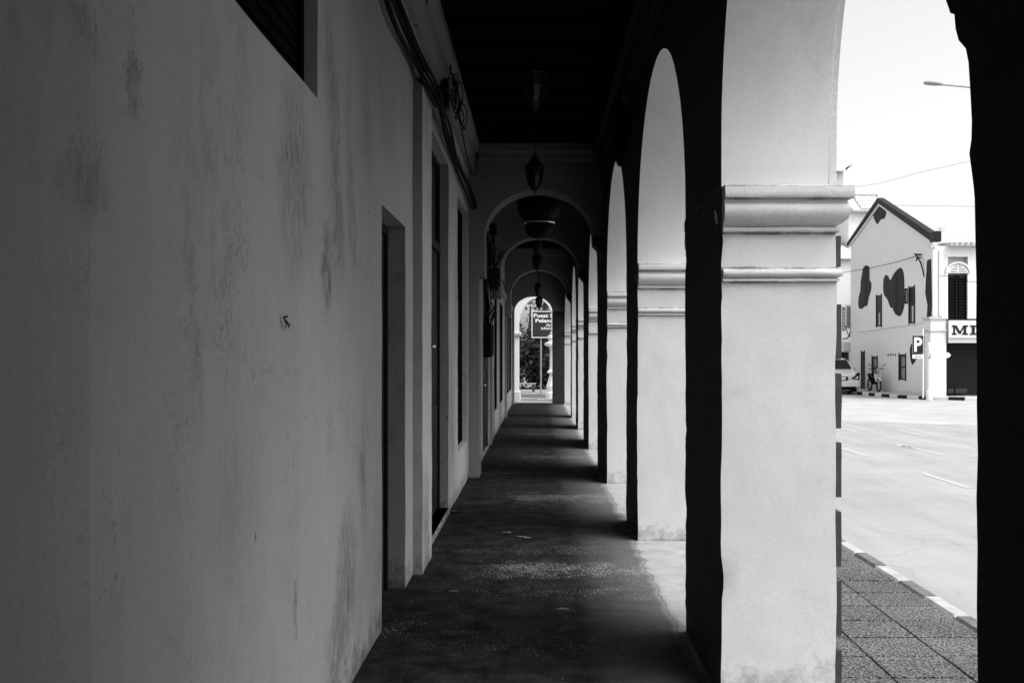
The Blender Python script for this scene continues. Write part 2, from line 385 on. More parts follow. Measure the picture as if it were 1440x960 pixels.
# footpath on the near side: a bed and its tiles
pave = empty('pavement', (2, 6, -.05), kind='structure')
bm = B(); box(bm, XO+.002, 2.617, -9, 42, -.21, ZP-.014); obj('bed', bm, M['joint'], pave, world=True)
tb = B(); box(tb, -.1955, .1955, -.1725, .1725, -.03, 0, .003)
t0 = None; XS = [1.615, 2.015, 2.415]; n = 0
for j in range(int((12-2)/.365)):
    for i, x in enumerate(XS):
        y = 2.0+j*.365+(.0 if i % 2 else 0)
        if t0 is None: t0 = o = obj('tile', tb, M['granite'], pave)
        else: o = t0.copy(); COL.objects.link(o)
        o.location = (x-2, y-6, random.uniform(-.0015, .0015)); o.rotation_euler = (R(random.uniform(-.25, .25)), R(random.uniform(-.25, .25)), R(random.uniform(-.35, .35)))
bm = B(); box(bm, XO+.002, 2.617, 12.2, 42, -.05, ZP); box(bm, XO+.002, 2.617, -9, 1.81, -.05, ZP)
obj('far_slab', bm, M['granite'], pave, world=True)
# near kerb
kerb = empty('kerb', (2.7, 6, -.17), kind='structure')
kb = B(); box(kb, -.075, .045, -.248, .248, -.04, .122, .018)
obj_k = {}
for j in range(90):
    y = -3+j*.5+.06
    mt = 'white' if j % 2 else 'black'
    if mt not in obj_k:
        b2 = kb.copy(); o = obj('kerb_stone', b2, M['kerbwhite'] if mt == 'white' else M['kerbblack'], kerb); obj_k[mt] = o
    else: o = obj_k[mt].copy(); COL.objects.link(o)
    o.location = (random.uniform(-.006, .006), y-6, random.uniform(-.004, .004)); o.rotation_euler = (0, 0, R(random.uniform(-.5, .5)))
kb.free()
# painted marks on the carriageway
mk = empty('road_markings', (6, 16, ZR), kind='structure')
def dash(x0, y0, x1, y1, w=.10, name='dash'):
    bm = B(); d = Vector((x1-x0, y1-y0, 0)); nrm = Vector((-d.y, d.x, 0)).normalized()*w/2
    a, b_ = Vector((x0, y0, ZR+.004)), Vector((x1, y1, ZR+.004))
    vs = [bm.verts.new(p) for p in (a-nrm, b_-nrm, b_+nrm, a+nrm)]; bm.faces.new(vs)
    obj(name, bm, M['roadpaint'], mk, world=True, recalc=False)
def rp(px, py): D = (1.6-ZR)*F/(py-VY); return (px-VX)*D/F, D
for (a, b_) in (((1297, 665), (1363, 686)), ((1263, 604), (1305, 614)), ((1172, 626), (1219, 641.4)), ((1172, 588), (1216, 596)), ((1277, 628), (1328, 640))):
    p, q = rp(*a), rp(*b_); dash(*p, *q)
for (a, b_) in (((1262, 625), (1280, 630)), ((1262, 628), (1280, 627)), ((1280, 627), (1303, 628.5))):
    p, q = rp(*a), rp(*b_); dash(*p, *q, w=.12, name='arrow_stroke')
for k in range(8):
    dash(5.2, 20+k*5, 5.2, 21.6+k*5); dash(7.35, 23+k*5, 7.35, 24.6+k*5)

# ------------------------------------------------------------------ arcade piers
RINGS_I = [(2.382, 0), (2.382, .060), (2.377, .074), (2.352, .077), (2.328, .078), (2.322, .074), (2.319, .052), (2.312, .050), (2.300, .051), (2.295, .058), (2.282, .064), (2.268, .066), (2.252, .064), (2.236, .057), (2.222, .046), (2.210, .031), (2.200, .014), (2.196, .008), (2.193, .018), (2.188, .023), (2.176, .023), (2.170, .018), (2.166, 0)]
RINGS_S = [(2.005, 0), (2.003, .012), (1.997, .022), (1.988, .029), (1.977, .031), (1.967, .026), (1.961, .016), (1.958, .006), (1.955, .014), (1.951, .017), (1.942, .016), (1.938, 0)]
def moulding(bm, rings, y0, y1, xo):
    xi = XI+.004
    nx, ny = 10, max(6, int((y1-y0)/.12))
    prev = None
    for z, p in rings:
        path = [(xi+(xo+p-xi)*i/nx, y0-p) for i in range(nx+1)]
        path += [(xo+p, y0-p+(y1-y0+2*p)*i/ny) for i in range(1, ny+1)]
        path += [(xo+p-(xo+p-xi)*i/nx, y1+p) for i in range(1, nx+1)]
        row = [bm.verts.new((x, y, z)) for x, y in path]
        if prev:
            for i in range(len(row)-1): bm.faces.new([prev[i], prev[i+1], row[i+1], row[i]])
            bm.faces.new([prev[-1], prev[0], row[0], row[-1]])
        prev = row
    for v in bm.verts:
        if v.co.x > XI+.01:
            nn = noise.noise_vector(v.co*9)+noise.noise_vector(v.co*31)*.5
            v.co += Vector((nn.x*.0022, nn.y*.0022, nn.z*.0022))
    return bm
names = ['nearest white pier with dark quoins showing on its street edge', 'second white pier along the arcade, its stained foot in view',
         'third white pier, level with the first cross arch', 'fourth white pier, level with the second cross arch',
         'fifth white pier, a narrow strip between fourth and sixth', 'sixth white pier, thinnest strip, level with third cross arch',
         'last white pier at the far end beside the dark end wall']
def pier_shaft(y0, y1):
    bm = B(); gridbox(bm, XI, XO, y0, y1, -.19, ZI-.001, .05 if y0 < 12 else .1)
    for v in bm.verts:
        a = noise.noise_vector(v.co*2.1); c = noise.noise_vector(v.co*8.5)
        corner = (abs(v.co.x-XI) < 1e-4 or abs(v.co.x-XO) < 1e-4) and (abs(v.co.y-y0) < 1e-4 or abs(v.co.y-y1) < 1e-4)
        ch = 0
        if corner and 0 < v.co.z < ZI-.05:
            q = noise.noise(v.co*6.3)+.6*noise.noise(v.co*17); ch = (.006*max(0, q-.28)/.4 if v.co.x < 1.1 else 0)+.0025*noise.noise(v.co*5)
        sx = 1 if v.co.x < 1.1 else -1; sy = 1 if v.co.y < (y0+y1)/2 else -1
        v.co += Vector((a.x*.006+c.x*.003+ch*sx, a.y*.006+c.y*.0025+ch*sy, 0))
    return bm
for i, (y0, y1) in enumerate(PIERS):
    r = empty('arcade_pier', ((XI+XO)/2, (y0+y1)/2, 0), names[i], 'pillar', 'white piers of the arcade')
    # the shaft wears white limewash on three sides and painted-in shade on the corridor side
    bm = pier_shaft(y0, y1)
    bmesh.ops.recalc_face_normals(bm, faces=bm.faces)
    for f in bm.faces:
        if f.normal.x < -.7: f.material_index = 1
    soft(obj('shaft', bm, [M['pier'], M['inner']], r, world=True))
    soft(obj('impost_moulding', moulding(B(), RINGS_I, y0, y1, XO-.012), M['mould'], r, world=True), 50)
    soft(obj('string_moulding', moulding(B(), RINGS_S, y0, y1, XO-.004), M['mould'], r, world=True), 50)
    q0 = None
    for k in range(7):
        zt = 1.835-k*.3225; zb = zt-.255
        if k == 6: zb = -.045; zt = -.01
        if zt < 0: continue
        b2 = B(); gridbox(b2, XO-.02, XO+.030, y0+.012, y1-.012, max(zb, -.045), zt, .06); wob(b2, .003, 11)
        obj('quoin', b2, M['quoin'], r, world=True)
    b2 = B(); gridbox(b2, XO-.02, XO+.028, y0+.012, y1-.012, 2.012, 2.155, .06); wob(b2, .003, 11); obj('quoin', b2, M['quoin'], r, world=True)

# the pier at the photographer's right: its far edge is chipped and bellied
edge = [(1330, 0), (1336.4, 19), (1342, 20.5), (1343.7, 41), (1348, 57), (1358, 68.5), (1361.8, 87.5), (1364, 122), (1366.5, 169), (1366, 195), (1363, 216), (1366.5, 242), (1369, 262), (1370.5, 280), (1371.5, 330), (1373, 400), (1372.5, 460), (1374, 520), (1373.5, 570), (1375, 640), (1373, 700), (1374.5, 770), (1373.5, 850), (1375, 960), (1375, 1240)]
pts = [at_side(x, y, XI) for x, y in edge]
pts[-1] = (pts[-1][0], -.19)
z_e = pts[0][1]
r = empty('arcade_pier', ((XI+XO)/2, .2, 0), 'broad black silhouetted pier with chipped edge filling the right border', 'pillar', 'white piers of the arcade')
bm = B()
XX = [XI+(XO-XI)*i/5 for i in range(6)]
rows = [[bm.verts.new((x, y+(noise.noise(Vector((x*7, z*9, 3)))*.010 if k else 0), z)) for k, x in enumerate(XX)] for (y, z) in pts]
for i in range(len(rows)-1):
    for k in range(5): bm.faces.new([rows[i][k], rows[i][k+1], rows[i+1][k+1], rows[i+1][k]])
for k in (0, 5):
    back = [bm.verts.new((XX[k], -1.5, z)) for (_, z) in pts]
    for i in range(len(rows)-1):
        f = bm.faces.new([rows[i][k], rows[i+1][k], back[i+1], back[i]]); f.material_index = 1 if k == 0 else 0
bmesh.ops.recalc_face_normals(bm, faces=bm.faces)
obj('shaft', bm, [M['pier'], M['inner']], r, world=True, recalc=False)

# ------------------------------------------------------------------ wall over the arches
def arch_pts(y0, y1, zs, b, n=22, zb=ZI):
    c, a = (y0+y1)/2, (y1-y0)/2; out = [(y0, zb)]
    for i in range(n+1):
        t = math.pi*(1-i/n); out.append((c+a*math.cos(t), zs+b*math.sin(t)))
    out.append((y1, zb)); return out
def spandrel(curve, x0, x1, ztop, nx=5, wobble=.006):
    """curve: (y,z) along the underside; inner face, outer face, soffit"""
    bm = B(); X = [x0+(x1-x0)*i/nx for i in range(nx+1)]
    rows = []
    for (y, z) in curve:
        row = []
        for x in X:
            q = Vector((x, y, z)); w_ = noise.noise_vector(q*2.1)*wobble+noise.noise_vector(q*9)*wobble*.4
            row.append(bm.verts.new((x, y+w_.y, z+w_.z)))
        rows.append(row)
    nz = 3
    tops = {}
    for k, mi in ((0, 1), (nx, 0)):
        cols = []
        for i, (y, z) in enumerate(curve):
            cols.append([rows[i][k]]+[bm.verts.new((X[k], y, z+(ztop-z)*(j+1)/nz)) for j in range(nz)])
        tops[k] = [c[-1] for c in cols]
        for i in range(len(curve)-1):
            if abs(curve[i+1][0]-curve[i][0]) < 1e-4: continue
            for j in range(nz):
                f = bm.faces.new([cols[i][j], cols[i+1][j], cols[i+1][j+1], cols[i][j+1]]); f.material_index = mi
    for i in range(len(curve)-1):
        for k in range(nx): bm.faces.new([rows[i][k], rows[i+1][k], rows[i+1][k+1], rows[i][k+1]])
        if abs(curve[i+1][0]-curve[i][0]) > 1e-4: bm.faces.new([tops[0][i], tops[0][i+1], tops[nx][i+1], tops[nx][i]])
    bmesh.ops.remove_doubles(bm, verts=bm.verts, dist=1e-5)
    return bm
curve = [(-9, z_e), (-1.5, z_e), (2.087, z_e)]
for i in range(1, 13):                                     # first arch, near half then far half
    y = 2.087+1.203*(1-math.cos(math.pi/2*i/12)); curve.append((y, z_e+(3.95-z_e)*math.sqrt(max(0, 1-((3.29-y)/1.203)**2))))
for i in range(1, 17):
    t = math.pi/2*(1-i/16); curve.append((3.29+1.35*math.cos(t), 2.6+1.35*math.sin(t)))
curve += [(4.64, 2.50), (4.64, ZI), (5.78, ZI)]
opens = [(5.78, 8.56), (9.65, 12.39), (14.40, 16.89), (18.84, 21.35), (22.65, 25.30), (26.30, 32.30)]
for k, (a, b_) in enumerate(opens):
    curve += arch_pts(a, b_, 2.44, 1.30)[1:]
    curve.append((PIERS[k+1][1], ZI))
aw = empty('arcade_wall', (1.1, 12, 0), 'wall over the street arches, inside painted dark as in shade, its soffits limewashed white', 'wall')
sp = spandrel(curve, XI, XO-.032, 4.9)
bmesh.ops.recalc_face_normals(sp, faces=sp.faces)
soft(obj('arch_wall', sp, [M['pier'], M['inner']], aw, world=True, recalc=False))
c2 = []
for (y, z) in curve: c2.append((y, z+.03 if z > ZI+.02 else z))
sp = spandrel(c2, XO-.0315, XO+.004, 4.9, nx=1, wobble=.003)
for f in sp.faces: f.material_index = 0
soft(obj('arch_band', sp, [M['mould']], aw, world=True))

# unseen blocker added behind the viewpoint to keep rear light out
bm = B(); box(bm, XI, XO, -9, -1.501, -.19, z_e-.001)
tag(obj('rear_light_blocker', bm, M['pier'], world=True, base=True), 'unseen blind wall added behind the viewpoint to keep light out', 'wall')

bm = B(); box(bm, -1.3, XO, -9.3, -9.001, -.19, 4.9)  # unseen closure added so no light comes in from the rear
tag(obj('rear_end_blocker', bm, M['cross'], world=True, base=True), 'unseen end wall added behind the viewpoint to keep light out', 'wall')
# ------------------------------------------------------------------ ceiling with joists, upper storey
tag(obj('walkway_flat_roof', box(B(), -1.3, XO+.02, 29.51, 33.3, 4.905, 5.0), M['palegrey'], world=True, base=True), kind='structure')
cl = empty('ceiling', (0, 12, ZC), kind='structure')
bm = B(); box(bm, -1.3, XI-.001, -9, 33.2, ZC+.10, ZC+.18); obj('soffit_boards', bm, M['wood'], cl, world=True)
j0 = None
for k in range(48):
    y = -3+k*.74
    if j0 is None:
        b2 = B(); box(b2, -.735, .732, -.03, .03, .045, .0985, .004); j0 = o = obj('joist', b2, M['wood'], cl)
    else: o = j0.copy(); COL.objects.link(o)
    o.location = (0, y-12, 0)
up = empty('unseen_upper_storey', (-3, 12, 4.9), 'unseen shophouse upper storey over the covered walkway, ended early to let the sun in', 'building')
bm = B(); box(bm, -9, XO+.01, -9, 29.5, 4.905, 8.6); obj('wall', bm, M['offwhite'], up, world=True)  # unseen; ends early so the sun reaches the porch arch
bm = B(); prism(bm, [(XO+.35, 8.605), (-3.8, 10.6), (-9.3, 8.605)], -9.3, 29.8, 'y'); obj('roof', bm, M['tile_roof'], up, world=True)
for k in range(8):
    y = -6.3+k*4.2; wf = B(); box(wf, XO+.012, XO+.06, y-.55, y+.55, 5.7, 7.6); wo_ = obj('window', wf, M['frame'], up, world=True)

# ------------------------------------------------------------------ corridor wall on the left
def sheet(bm, x, y0, y1, z0, z1, holes, step, depth, amp=.006):
    def cuts(a, b, hs):
        s = {round(a, 4), round(b, 4)}
        for h in hs:
            for q in h:
                if a < q < b: s.add(round(q, 4))
        s = sorted(s); out = []
        for p, q in zip(s[:-1], s[1:]):
            n = max(1, int(round((q-p)/step))); out += [p+(q-p)*i/n for i in range(n)]
        return out+[s[-1]]
    Y = cuts(y0, y1, [(h[0], h[1]) for h in holes]); Z = cuts(z0, z1, [(h[2], h[3]) for h in holes])
    V = {}
    def vv(i, j, back):
        k = (i, j, back)
        if k not in V:
            q = Vector((x, Y[i], Z[j])); w = noise.noise_vector(q*1.7)*amp+noise.noise_vector(q*6)*amp*.4
            if back: V[k] = bm.verts.new((x-depth, Y[i], Z[j]))
            else: V[k] = bm.verts.new((x+w.x, Y[i]+(w.y if 0 < i < len(Y)-1 else 0), Z[j]))
        return V[k]
    def solid(i, j):
        if i < 0 or j < 0 or i >= len(Y)-1 or j >= len(Z)-1: return False
        cy, cz = (Y[i]+Y[i+1])/2, (Z[j]+Z[j+1])/2
        return not any(h[0] < cy < h[1] and h[2] < cz < h[3] for h in holes)
    for i in range(len(Y)-1):
        for j in range(len(Z)-1):
            if not solid(i, j): continue
            bm.faces.new([vv(i, j, 0), vv(i+1, j, 0), vv(i+1, j+1, 0), vv(i, j+1, 0)])
            bm.faces.new([vv(i, j, 1), vv(i+1, j, 1), vv(i+1, j+1, 1), vv(i, j+1, 1)])
            for (di, dj, a, b_) in ((-1, 0, (i, j), (i, j+1)), (1, 0, (i+1, j), (i+1, j+1)), (0, -1, (i, j), (i+1, j)), (0, 1, (i, j+1), (i+1, j+1))):
                if not solid(i+di, j+dj):
                    bm.faces.new([vv(*a, 0), vv(*b_, 0), vv(*b_, 1), vv(*a, 1)])
    return bm
cw = empty('corridor_wall', (XL, 10, 0), 'stained grey plaster wall with doors and windows along the left of the walkway', 'wall')
HOLE_W1 = (2.35, 4.12, 2.66, 4.05); HOLE_D1 = (5.80, 6.83, -.08, 2.476); HOLE_D2 = (8.30, 10.10, .05, 3.53)
HOLE_W2 = (11.25, 12.77, .50, 3.40)
XM = -.86
HOLE_D3 = (15.37, 17.32, .02, 2.9); HOLE_W3 = (19.4, 20.8, .49, 2.80); HOLE_W4 = (22.1, 24.1, .51, 2.78); HOLE_W5 = (26.75, 31.8, .51, 2.78)
bm = sheet(B(), XL, -9, 7.3, -.19, 4.9, [HOLE_W1, HOLE_D1], .16, .22); obj('plaster_face', bm, M['wall'], cw, world=True)
bm = sheet(B(), XL, 7.86, 13.02, -.19, 4.9, [HOLE_D2, HOLE_W2], .16, .22); obj('plaster_face', bm, M['wall2'], cw, world=True)
bm = B(); box(bm, XL-.2, XL-.0, 7.301, 7.859, 3.5, 4.9); obj('upper_plaster', bm, M['wall2'], cw, world=True)
bm = sheet(B(), XM, 13.48, 33.2, -.19, 4.9, [HOLE_D3, HOLE_W3, HOLE_W4, HOLE_W5], .25, .24); obj('plaster_face', bm, M['wall'], cw, world=True)
# pilasters
bm = B(); gridbox(bm, XL-.02, -.844, 7.25, 7.88, -.19, 3.62, .1); wob(bm, .004, 3, (1, 1, 0)); obj('pilaster', bm, M['wall2'], cw, world=True)
for (a, b_, xx, zt) in ((13.0, 13.5, -.775, 2.62), (17.7, 18.2, -.838, 2.62), (25.5, 26.0, -.815, 2.6)):
    bm = B(); gridbox(bm, -1.0, xx, a, b_, -.19, zt, .1); wob(bm, .004, 3, (1, 1, 0)); obj('pilaster', bm, M['cross'], cw, world=True)
# thin upright seam and pipe lines on the plaster
def leaf_panels(parent, x, y0, y1, z0, z1, rows, cols, mat, t=.02):
    for c in range(cols):
        for r_ in range(rows):
            a = y0+(y1-y0)*(c+.14)/cols; b_ = y0+(y1-y0)*(c+.86)/cols
            p = z0+(z1-z0)*(r_+.1)/rows; q = z0+(z1-z0)*(r_+.9)/rows
            b2 = B(); box(b2, x, x+t, a, b_, p, q, .006); obj('panel', b2, mat, parent, world=True)
def window(hole, x, rec, lab=None, sill=False, slats=True):
    y0, y1, z0, z1 = hole
    bm = B(); w = .05; xb = x-rec
    e = .003
    box(bm, xb-.05, xb, y0+e, y0+w, z0+e, z1-e); box(bm, xb-.05, xb, y1-w, y1-e, z0+e, z1-e)
    box(bm, xb-.05, xb-.001, y0+w, y1-w, z0+e, z0+w); box(bm, xb-.05, xb-.001, y0+w, y1-w, z1-w, z1-e)
    o = obj('window', bm, M['wood'], cw, world=True)
    ym = (y0+y1)/2
    for (a, b_) in ((y0+w+.004, ym-.004), (ym+.004, y1-w-.004)):
        bm = B(); box(bm, xb-.045, xb-.025, a, b_, z0+w+.004, z1-w-.004)
        nsl = int((z1-z0)/.07)
        for k in range(nsl):
            zz = z0+w+.06+k*(z1-z0-2*w-.1)/nsl
            box(bm, xb-.024, xb-.010, a+.05, b_-.05, zz, zz+.028)
        obj('shutter', bm, M['wood'], o, world=True)
    return o
def door(hole, x, rec, knob=None, double=False, transom=None):
    y0, y1, z0, z1 = hole; e = .003; w = .06; xb = x-rec
    bm = B(); box(bm, xb-.06, xb, y0+e, y0+w, z0+e, z1-e); box(bm, xb-.06, xb, y1-w, y1-e, z0+e, z1-e); box(bm, xb-.06, xb-.001, y0+w, y1-w, z1-w, z1-e)
    if transom: box(bm, xb-.055, xb+.012, y0+w, y1-w, transom-.04, transom+.04)
    o = obj('door', bm, M['door'], cw, world=True)
    zt = (transom-.045) if transom else z1-w-.004
    lv = [(y0+w+.004, (y0+y1)/2-.003), ((y0+y1)/2+.003, y1-w-.004)] if double else [(y0+w+.004, y1-w-.004)]
    for (a, b_) in lv:
        bm = B(); box(bm, xb-.05, xb-.02, a, b_, z0+.01, zt)
        for (p, q) in ((.08, .42), (.47, .92)):
            box(bm, xb-.021, xb-.008, a+(b_-a)*.15, a+(b_-a)*.85, z0+(zt-z0)*p, z0+(zt-z0)*q, .005)
        obj('leaf', bm, M['door'], o, world=True)
    if transom:
        for k in range(4):
            a = y0+w+(y1-y0-2*w)*k/4; b2 = B(); box(b2, xb-.045, xb-.025, a+.012, a+(y1-y0-2*w)/4-.012, transom+.05, z1-w-.01); obj('transom_pane', b2, M['glassd'], o, world=True)
    if knob:
        b2 = B(); lathe(b2, [(.012, 0), (.02, .012), (.028, .03), (.02, .05), (.006, .055)], 10)
        bmesh.ops.rotate(b2, verts=b2.verts, cent=(0, 0, 0), matrix=Matrix.Rotation(R(90), 3, 'Y'))
        bmesh.ops.translate(b2, verts=b2.verts, vec=(xb-.022, knob[0], knob[1])); obj('handle', b2, M['steel'], o, world=True)
    return o
window(HOLE_W1, XL, .056); door(HOLE_D1, XL, .117, knob=(6.0, 1.05)); door(HOLE_D2, XL, .085, knob=(9.35, 1.68), double=True, transom=2.66)
window(HOLE_W2, XL, .064); door(HOLE_D3, XM, .02, knob=(16.2, 1.1), double=True); window(HOLE_W3, XM, .014); window(HOLE_W4, XM, .014)
y = HOLE_W5[0]; 
window((26.75, 29.2, .51, 2.78), XM, .014); window((29.35, 31.8, .51, 2.78), XM, .014)
bm = B(); gridbox(bm, XM-.2, XM-.004, 29.2, 29.35, .45, 2.8, .2); obj('mullion', bm, M['wall'], cw, world=True)
# cornice under the ceiling, both sides
def cornice(parent, side, x, y0, y1, zt=ZC+.098, proj=.13, mat='cross', name='cornice'):
    s = side
    prof = [(x-s*.01, zt-.36), (x+s*proj*.25, zt-.355), (x+s*proj*.3, zt-.31), (x+s*proj*.45, zt-.30), (x+s*proj*.55, zt-.24), (x+s*proj*.62, zt-.14), (x+s*proj*.8, zt-.11), (x+s*proj, zt-.10), (x+s*proj, zt), (x-s*.01, zt)]
    bm = B(); prism(bm, prof, y0, y1, 'y'); obj(name, bm, M[mat], parent, world=True)
cornice(cw, 1, XL, -9, 7.22, proj=.17); cornice(cw, 1, XL, 7.25, 13.0, proj=.15); cornice(cw, 1, XM, 13.5, 17.7, proj=.1); cornice(cw, 1, XM, 18.2, 25.5, proj=.1); cornice(cw, 1, XM, 26.0, 32.3, proj=.1)
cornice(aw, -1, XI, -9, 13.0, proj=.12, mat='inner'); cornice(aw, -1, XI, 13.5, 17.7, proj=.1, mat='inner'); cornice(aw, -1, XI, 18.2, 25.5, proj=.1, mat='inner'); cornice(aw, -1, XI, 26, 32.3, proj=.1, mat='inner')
bm = B(); prism(bm, [(XM-.01, 2.98), (XM+.03, 2.99), (XM+.06, 3.08), (XM+.06, 3.12), (XM-.01, 3.13)], 18.21, 32.29, 'y'); obj('fascia', bm, M['cross'], cw, world=True)
# a forked scrap of old wire poking from the plaster
for (a, b_) in (((393.5, 446), (397, 461)), ((396, 452), (401, 461)), ((394, 446), (396, 444))):
    (d0, z0_), (d1, z1_) = at_side(*a, XL), at_side(*b_, XL); obj('wire_stub', tube(B(), [(XL+.012, d0, z0_), (XL+.022, (d0+d1)/2, (z0_+z1_)/2), (XL+.012, d1, z1_)], [.0035, .004, .002], 5), M['black'], cw, world=True)
# door threshold
bm = B(); box(bm, XL-.2, XL+.015, 8.25, 10.12, -.01, .05, .006); obj('threshold', bm, M['wall'], cw, world=True)

# ------------------------------------------------------------------ cross arches
def cross(y0, y1, xl, xr, zs, b, zt, wl, wr, label, mat, mat2=None, name='cross_arch', zfoot=None, nmould=True, cat='arch', group='cross arches over the walkway'):
    c, a = (xl+xr)/2, (xr-xl)/2; n = 36
    r = empty(name, (c, (y0+y1)/2, zs if zfoot is None else 0), label, cat, group)
    bm = B(); cur = [(wl, zs), (xl, zs)]
    for i in range(n+1):
        t = math.pi*(1-i/n); cur.append((c+a*math.cos(t), zs+b*math.sin(t)))
    cur += [(xr, zs), (wr, zs)]
    rows = []
    for yy in [y0+(y1-y0)*k/4 for k in range(5)]:
        rows.append([bm.verts.new((x, yy, z+noise.noise(Vector((x*5, yy*5, z*5)))*.004)) for x, z in cur])
    for k in range(4):
        for i in range(len(cur)-1): bm.faces.new([rows[k][i], rows[k][i+1], rows[k+1][i+1], rows[k+1][i]])
    for k, yy in ((0, y0), (4, y1)):
        top = [bm.verts.new((x, yy, zt)) for x, z in cur]
        for i in range(len(cur)-1):
            if abs(cur[i+1][0]-cur[i][0]) < 1e-5: continue
            bm.faces.new([rows[k][i], rows[k][i+1], top[i+1], top[i]])
    bmesh.ops.remove_doubles(bm, verts=bm.verts, dist=1e-5)
    soft(obj('arch_ring', bm, mat, r, world=True))
    if nmould:
        bm = B(); prism(bm, [(y0-.001, zt-.22), (y0-.04, zt-.20), (y0-.045, zt-.12), (y0-.07, zt-.10), (y0-.07, zt-.002), (y0-.001, zt-.002)], wl+.14, wr-.13, 'x'); obj('cornice', bm, mat, r, world=True)
    return r
zt = ZC+.099
cross(13.0, 13.5, -.706, .72, 3.14, .62, zt, -.91, XI-.002, 'first and largest cross arch, plain grey, behind the bowl lamp', M['cross'])
cross(17.7, 18.2, -.675, .72, 3.10, .60, zt, -.859, XI-.002, 'second cross arch along the walkway, seen through the first', M['cross'])
cross(25.5, 26.0, -.705, .72, 3.16, .62, zt, -.859, XI-.002, 'third cross arch along the walkway, smallest grey ring', M['cross'])
# corbels that carry the arches on both sides
def corbel(y0, y1, x0, x1, z1, dz, par, mat='cross'):
    bm = B(); s = 1 if x1 > x0 else -1
    prism(bm, [(x0, z1), (x1, z1), (x1-s*.01, z1-dz*.35), (x1-s*abs(x1-x0)*.45, z1-dz*.6), (x0+s*.01, z1-dz), (x0, z1-dz)], y0+.002, y1-.002, 'y'); obj('corbel', bm, M[mat], par, world=True)
arch_objs = [o for o in COL.objects if o.name.startswith('cross_arch')]
for o, (a, b_, zs) in zip(arch_objs, ((13.0, 13.5, 3.139), (17.7, 18.2, 3.099), (25.5, 26.0, 3.159))):
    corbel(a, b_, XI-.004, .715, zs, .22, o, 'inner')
    x_w = -.91 if a < 14 else -.858
    bm = B(); box(bm, x_w, -.70 if a != 17.7 else -.67, a+.003, b_-.003, 2.622, zs-.001, .004); obj('impost_block', bm, M['cross'], o, world=True)
# dark end wall with its arch, then the white porch arch
ew = cross(32.3, 32.8, -.784, .46, 3.02, .495, 4.9, -1.3, XI-.002, 'dark end wall whose arch frames the tourist sign', M['cross'], name='end_wall', zfoot=0, nmould=False, cat='wall', group=None)
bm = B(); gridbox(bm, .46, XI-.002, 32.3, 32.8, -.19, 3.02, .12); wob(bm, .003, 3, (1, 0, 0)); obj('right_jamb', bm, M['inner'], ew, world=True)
bm = B(); gridbox(bm, -1.3, -.784, 32.3, 32.8, -.19, 3.02, .12); obj('left_jamb', bm, M['cross'], ew, world=True)
pa = cross(35.6, 36.2, -.69, .58, 2.60, 1.02, 4.6, -2.4, 2.2, 'bright white porch arch beyond the dark end wall', M['offwhite'], name='porch_arch', zfoot=0, nmould=False, cat='arch', group=None)
for (a, b_) in ((-2.4, -.69), (.58, 2.2)):
    bm = B(); gridbox(bm, a, b_, 35.6, 36.2, -.19, 2.60, .2); obj('pier', bm, M['offwhite'], pa, world=True)
    bm = B(); box(bm, a-.08, b_+.08, 35.52, 36.28, 2.28, 2.42, .03); obj('impost', bm, M['mould'], pa, world=True)
    bm = B(); box(bm, a-.05, b_+.05, 35.55, 36.25, -.19, .30, .03); obj('plinth', bm, M['mould'], pa, world=True)

# ------------------------------------------------------------------ lanterns and lamps
def chain(bm, z0, z1, r=.006):
    n = int((z1-z0)/.05)
    for k in range(n):
        zz = z0+(k+.5)*(z1-z0)/n
        a = .016; pts = [(a*math.cos(t), 0, zz+.03*math.sin(t)) for t in [2*math.pi*i/8 for i in range(9)]]
        if k % 2: pts = [(0, p[0], p[2]) for p in pts]
        tube(bm, pts, .0035, 4, caps=False)
def lantern(loc, drop, label):
    r = empty('hanging_lantern', loc, label, 'lantern', 'iron lanterns hung down the walkway ceiling')
    bm = B(); chain(bm, .42, drop); obj('chain', bm, M['iron'], r)
    bm = B(); lathe(bm, [(.03, .26), (.115, .25), (.125, .262), (.10, .30), (.065, .335), (.06, .36), (.035, .375), (.03, .40), (.012, .42)], 8); obj('cap', bm, M['iron'], r)
    bm = B(); lathe(bm, [(.055, .03), (.075, .08), (.095, .16), (.102, .25)], 8); obj('glass', bm, M['lampglass'], r)
    bm = B()
    for k in range(8):
        a = math.pi*2*k/8; tube(bm, [(.058*math.cos(a), .058*math.sin(a), .03), (.079*math.cos(a), .079*math.sin(a), .08), (.099*math.cos(a), .099*math.sin(a), .16), (.106*math.cos(a), .106*math.sin(a), .25)], .006, 4)
    obj('cage', bm, M['iron'], r)
    bm = B(); lathe(bm, [(.006, -.06), (.016, -.045), (.008, -.03), (.03, -.015), (.045, .0), (.062, .028), (.05, .034)], 8); obj('base', bm, M['iron'], r)
    return r
l0 = lantern((-.045, 12.25, 3.64), .60, 'lantern on a chain silhouetted above the first cross arch')
for (x, y, z, lb) in ((-.04, 8.1, 3.62, 'lantern lost in the dark ceiling nearest the viewer'), (-.03, 15.0+4.6, 3.62, 'lantern just beyond the second cross arch'), (-.03, 22.8, 3.56, 'lantern midway between second and third cross arches'),
                      (-.0, 28.4, 3.28, 'lantern first beyond the third cross arch'), (.02, 31.2, 3.08, 'farthest lantern, against the bright end arch')):
    o = dup(l0, (x, y, z), lb)
    for ch in o.children:
        if ch.name.startswith('chain'):
            b2 = B(); chain(b2, .42, ZC+.09-z); me = bpy.data.meshes.new('chain'); b2.to_mesh(me); b2.free(); me.materials.append(M['iron']); ch.data = me
b2 = B(); chain(b2, .42, ZC+.09-3.64); me = bpy.data.meshes.new('chain'); b2.to_mesh(me); b2.free(); me.materials.append(M['iron'])
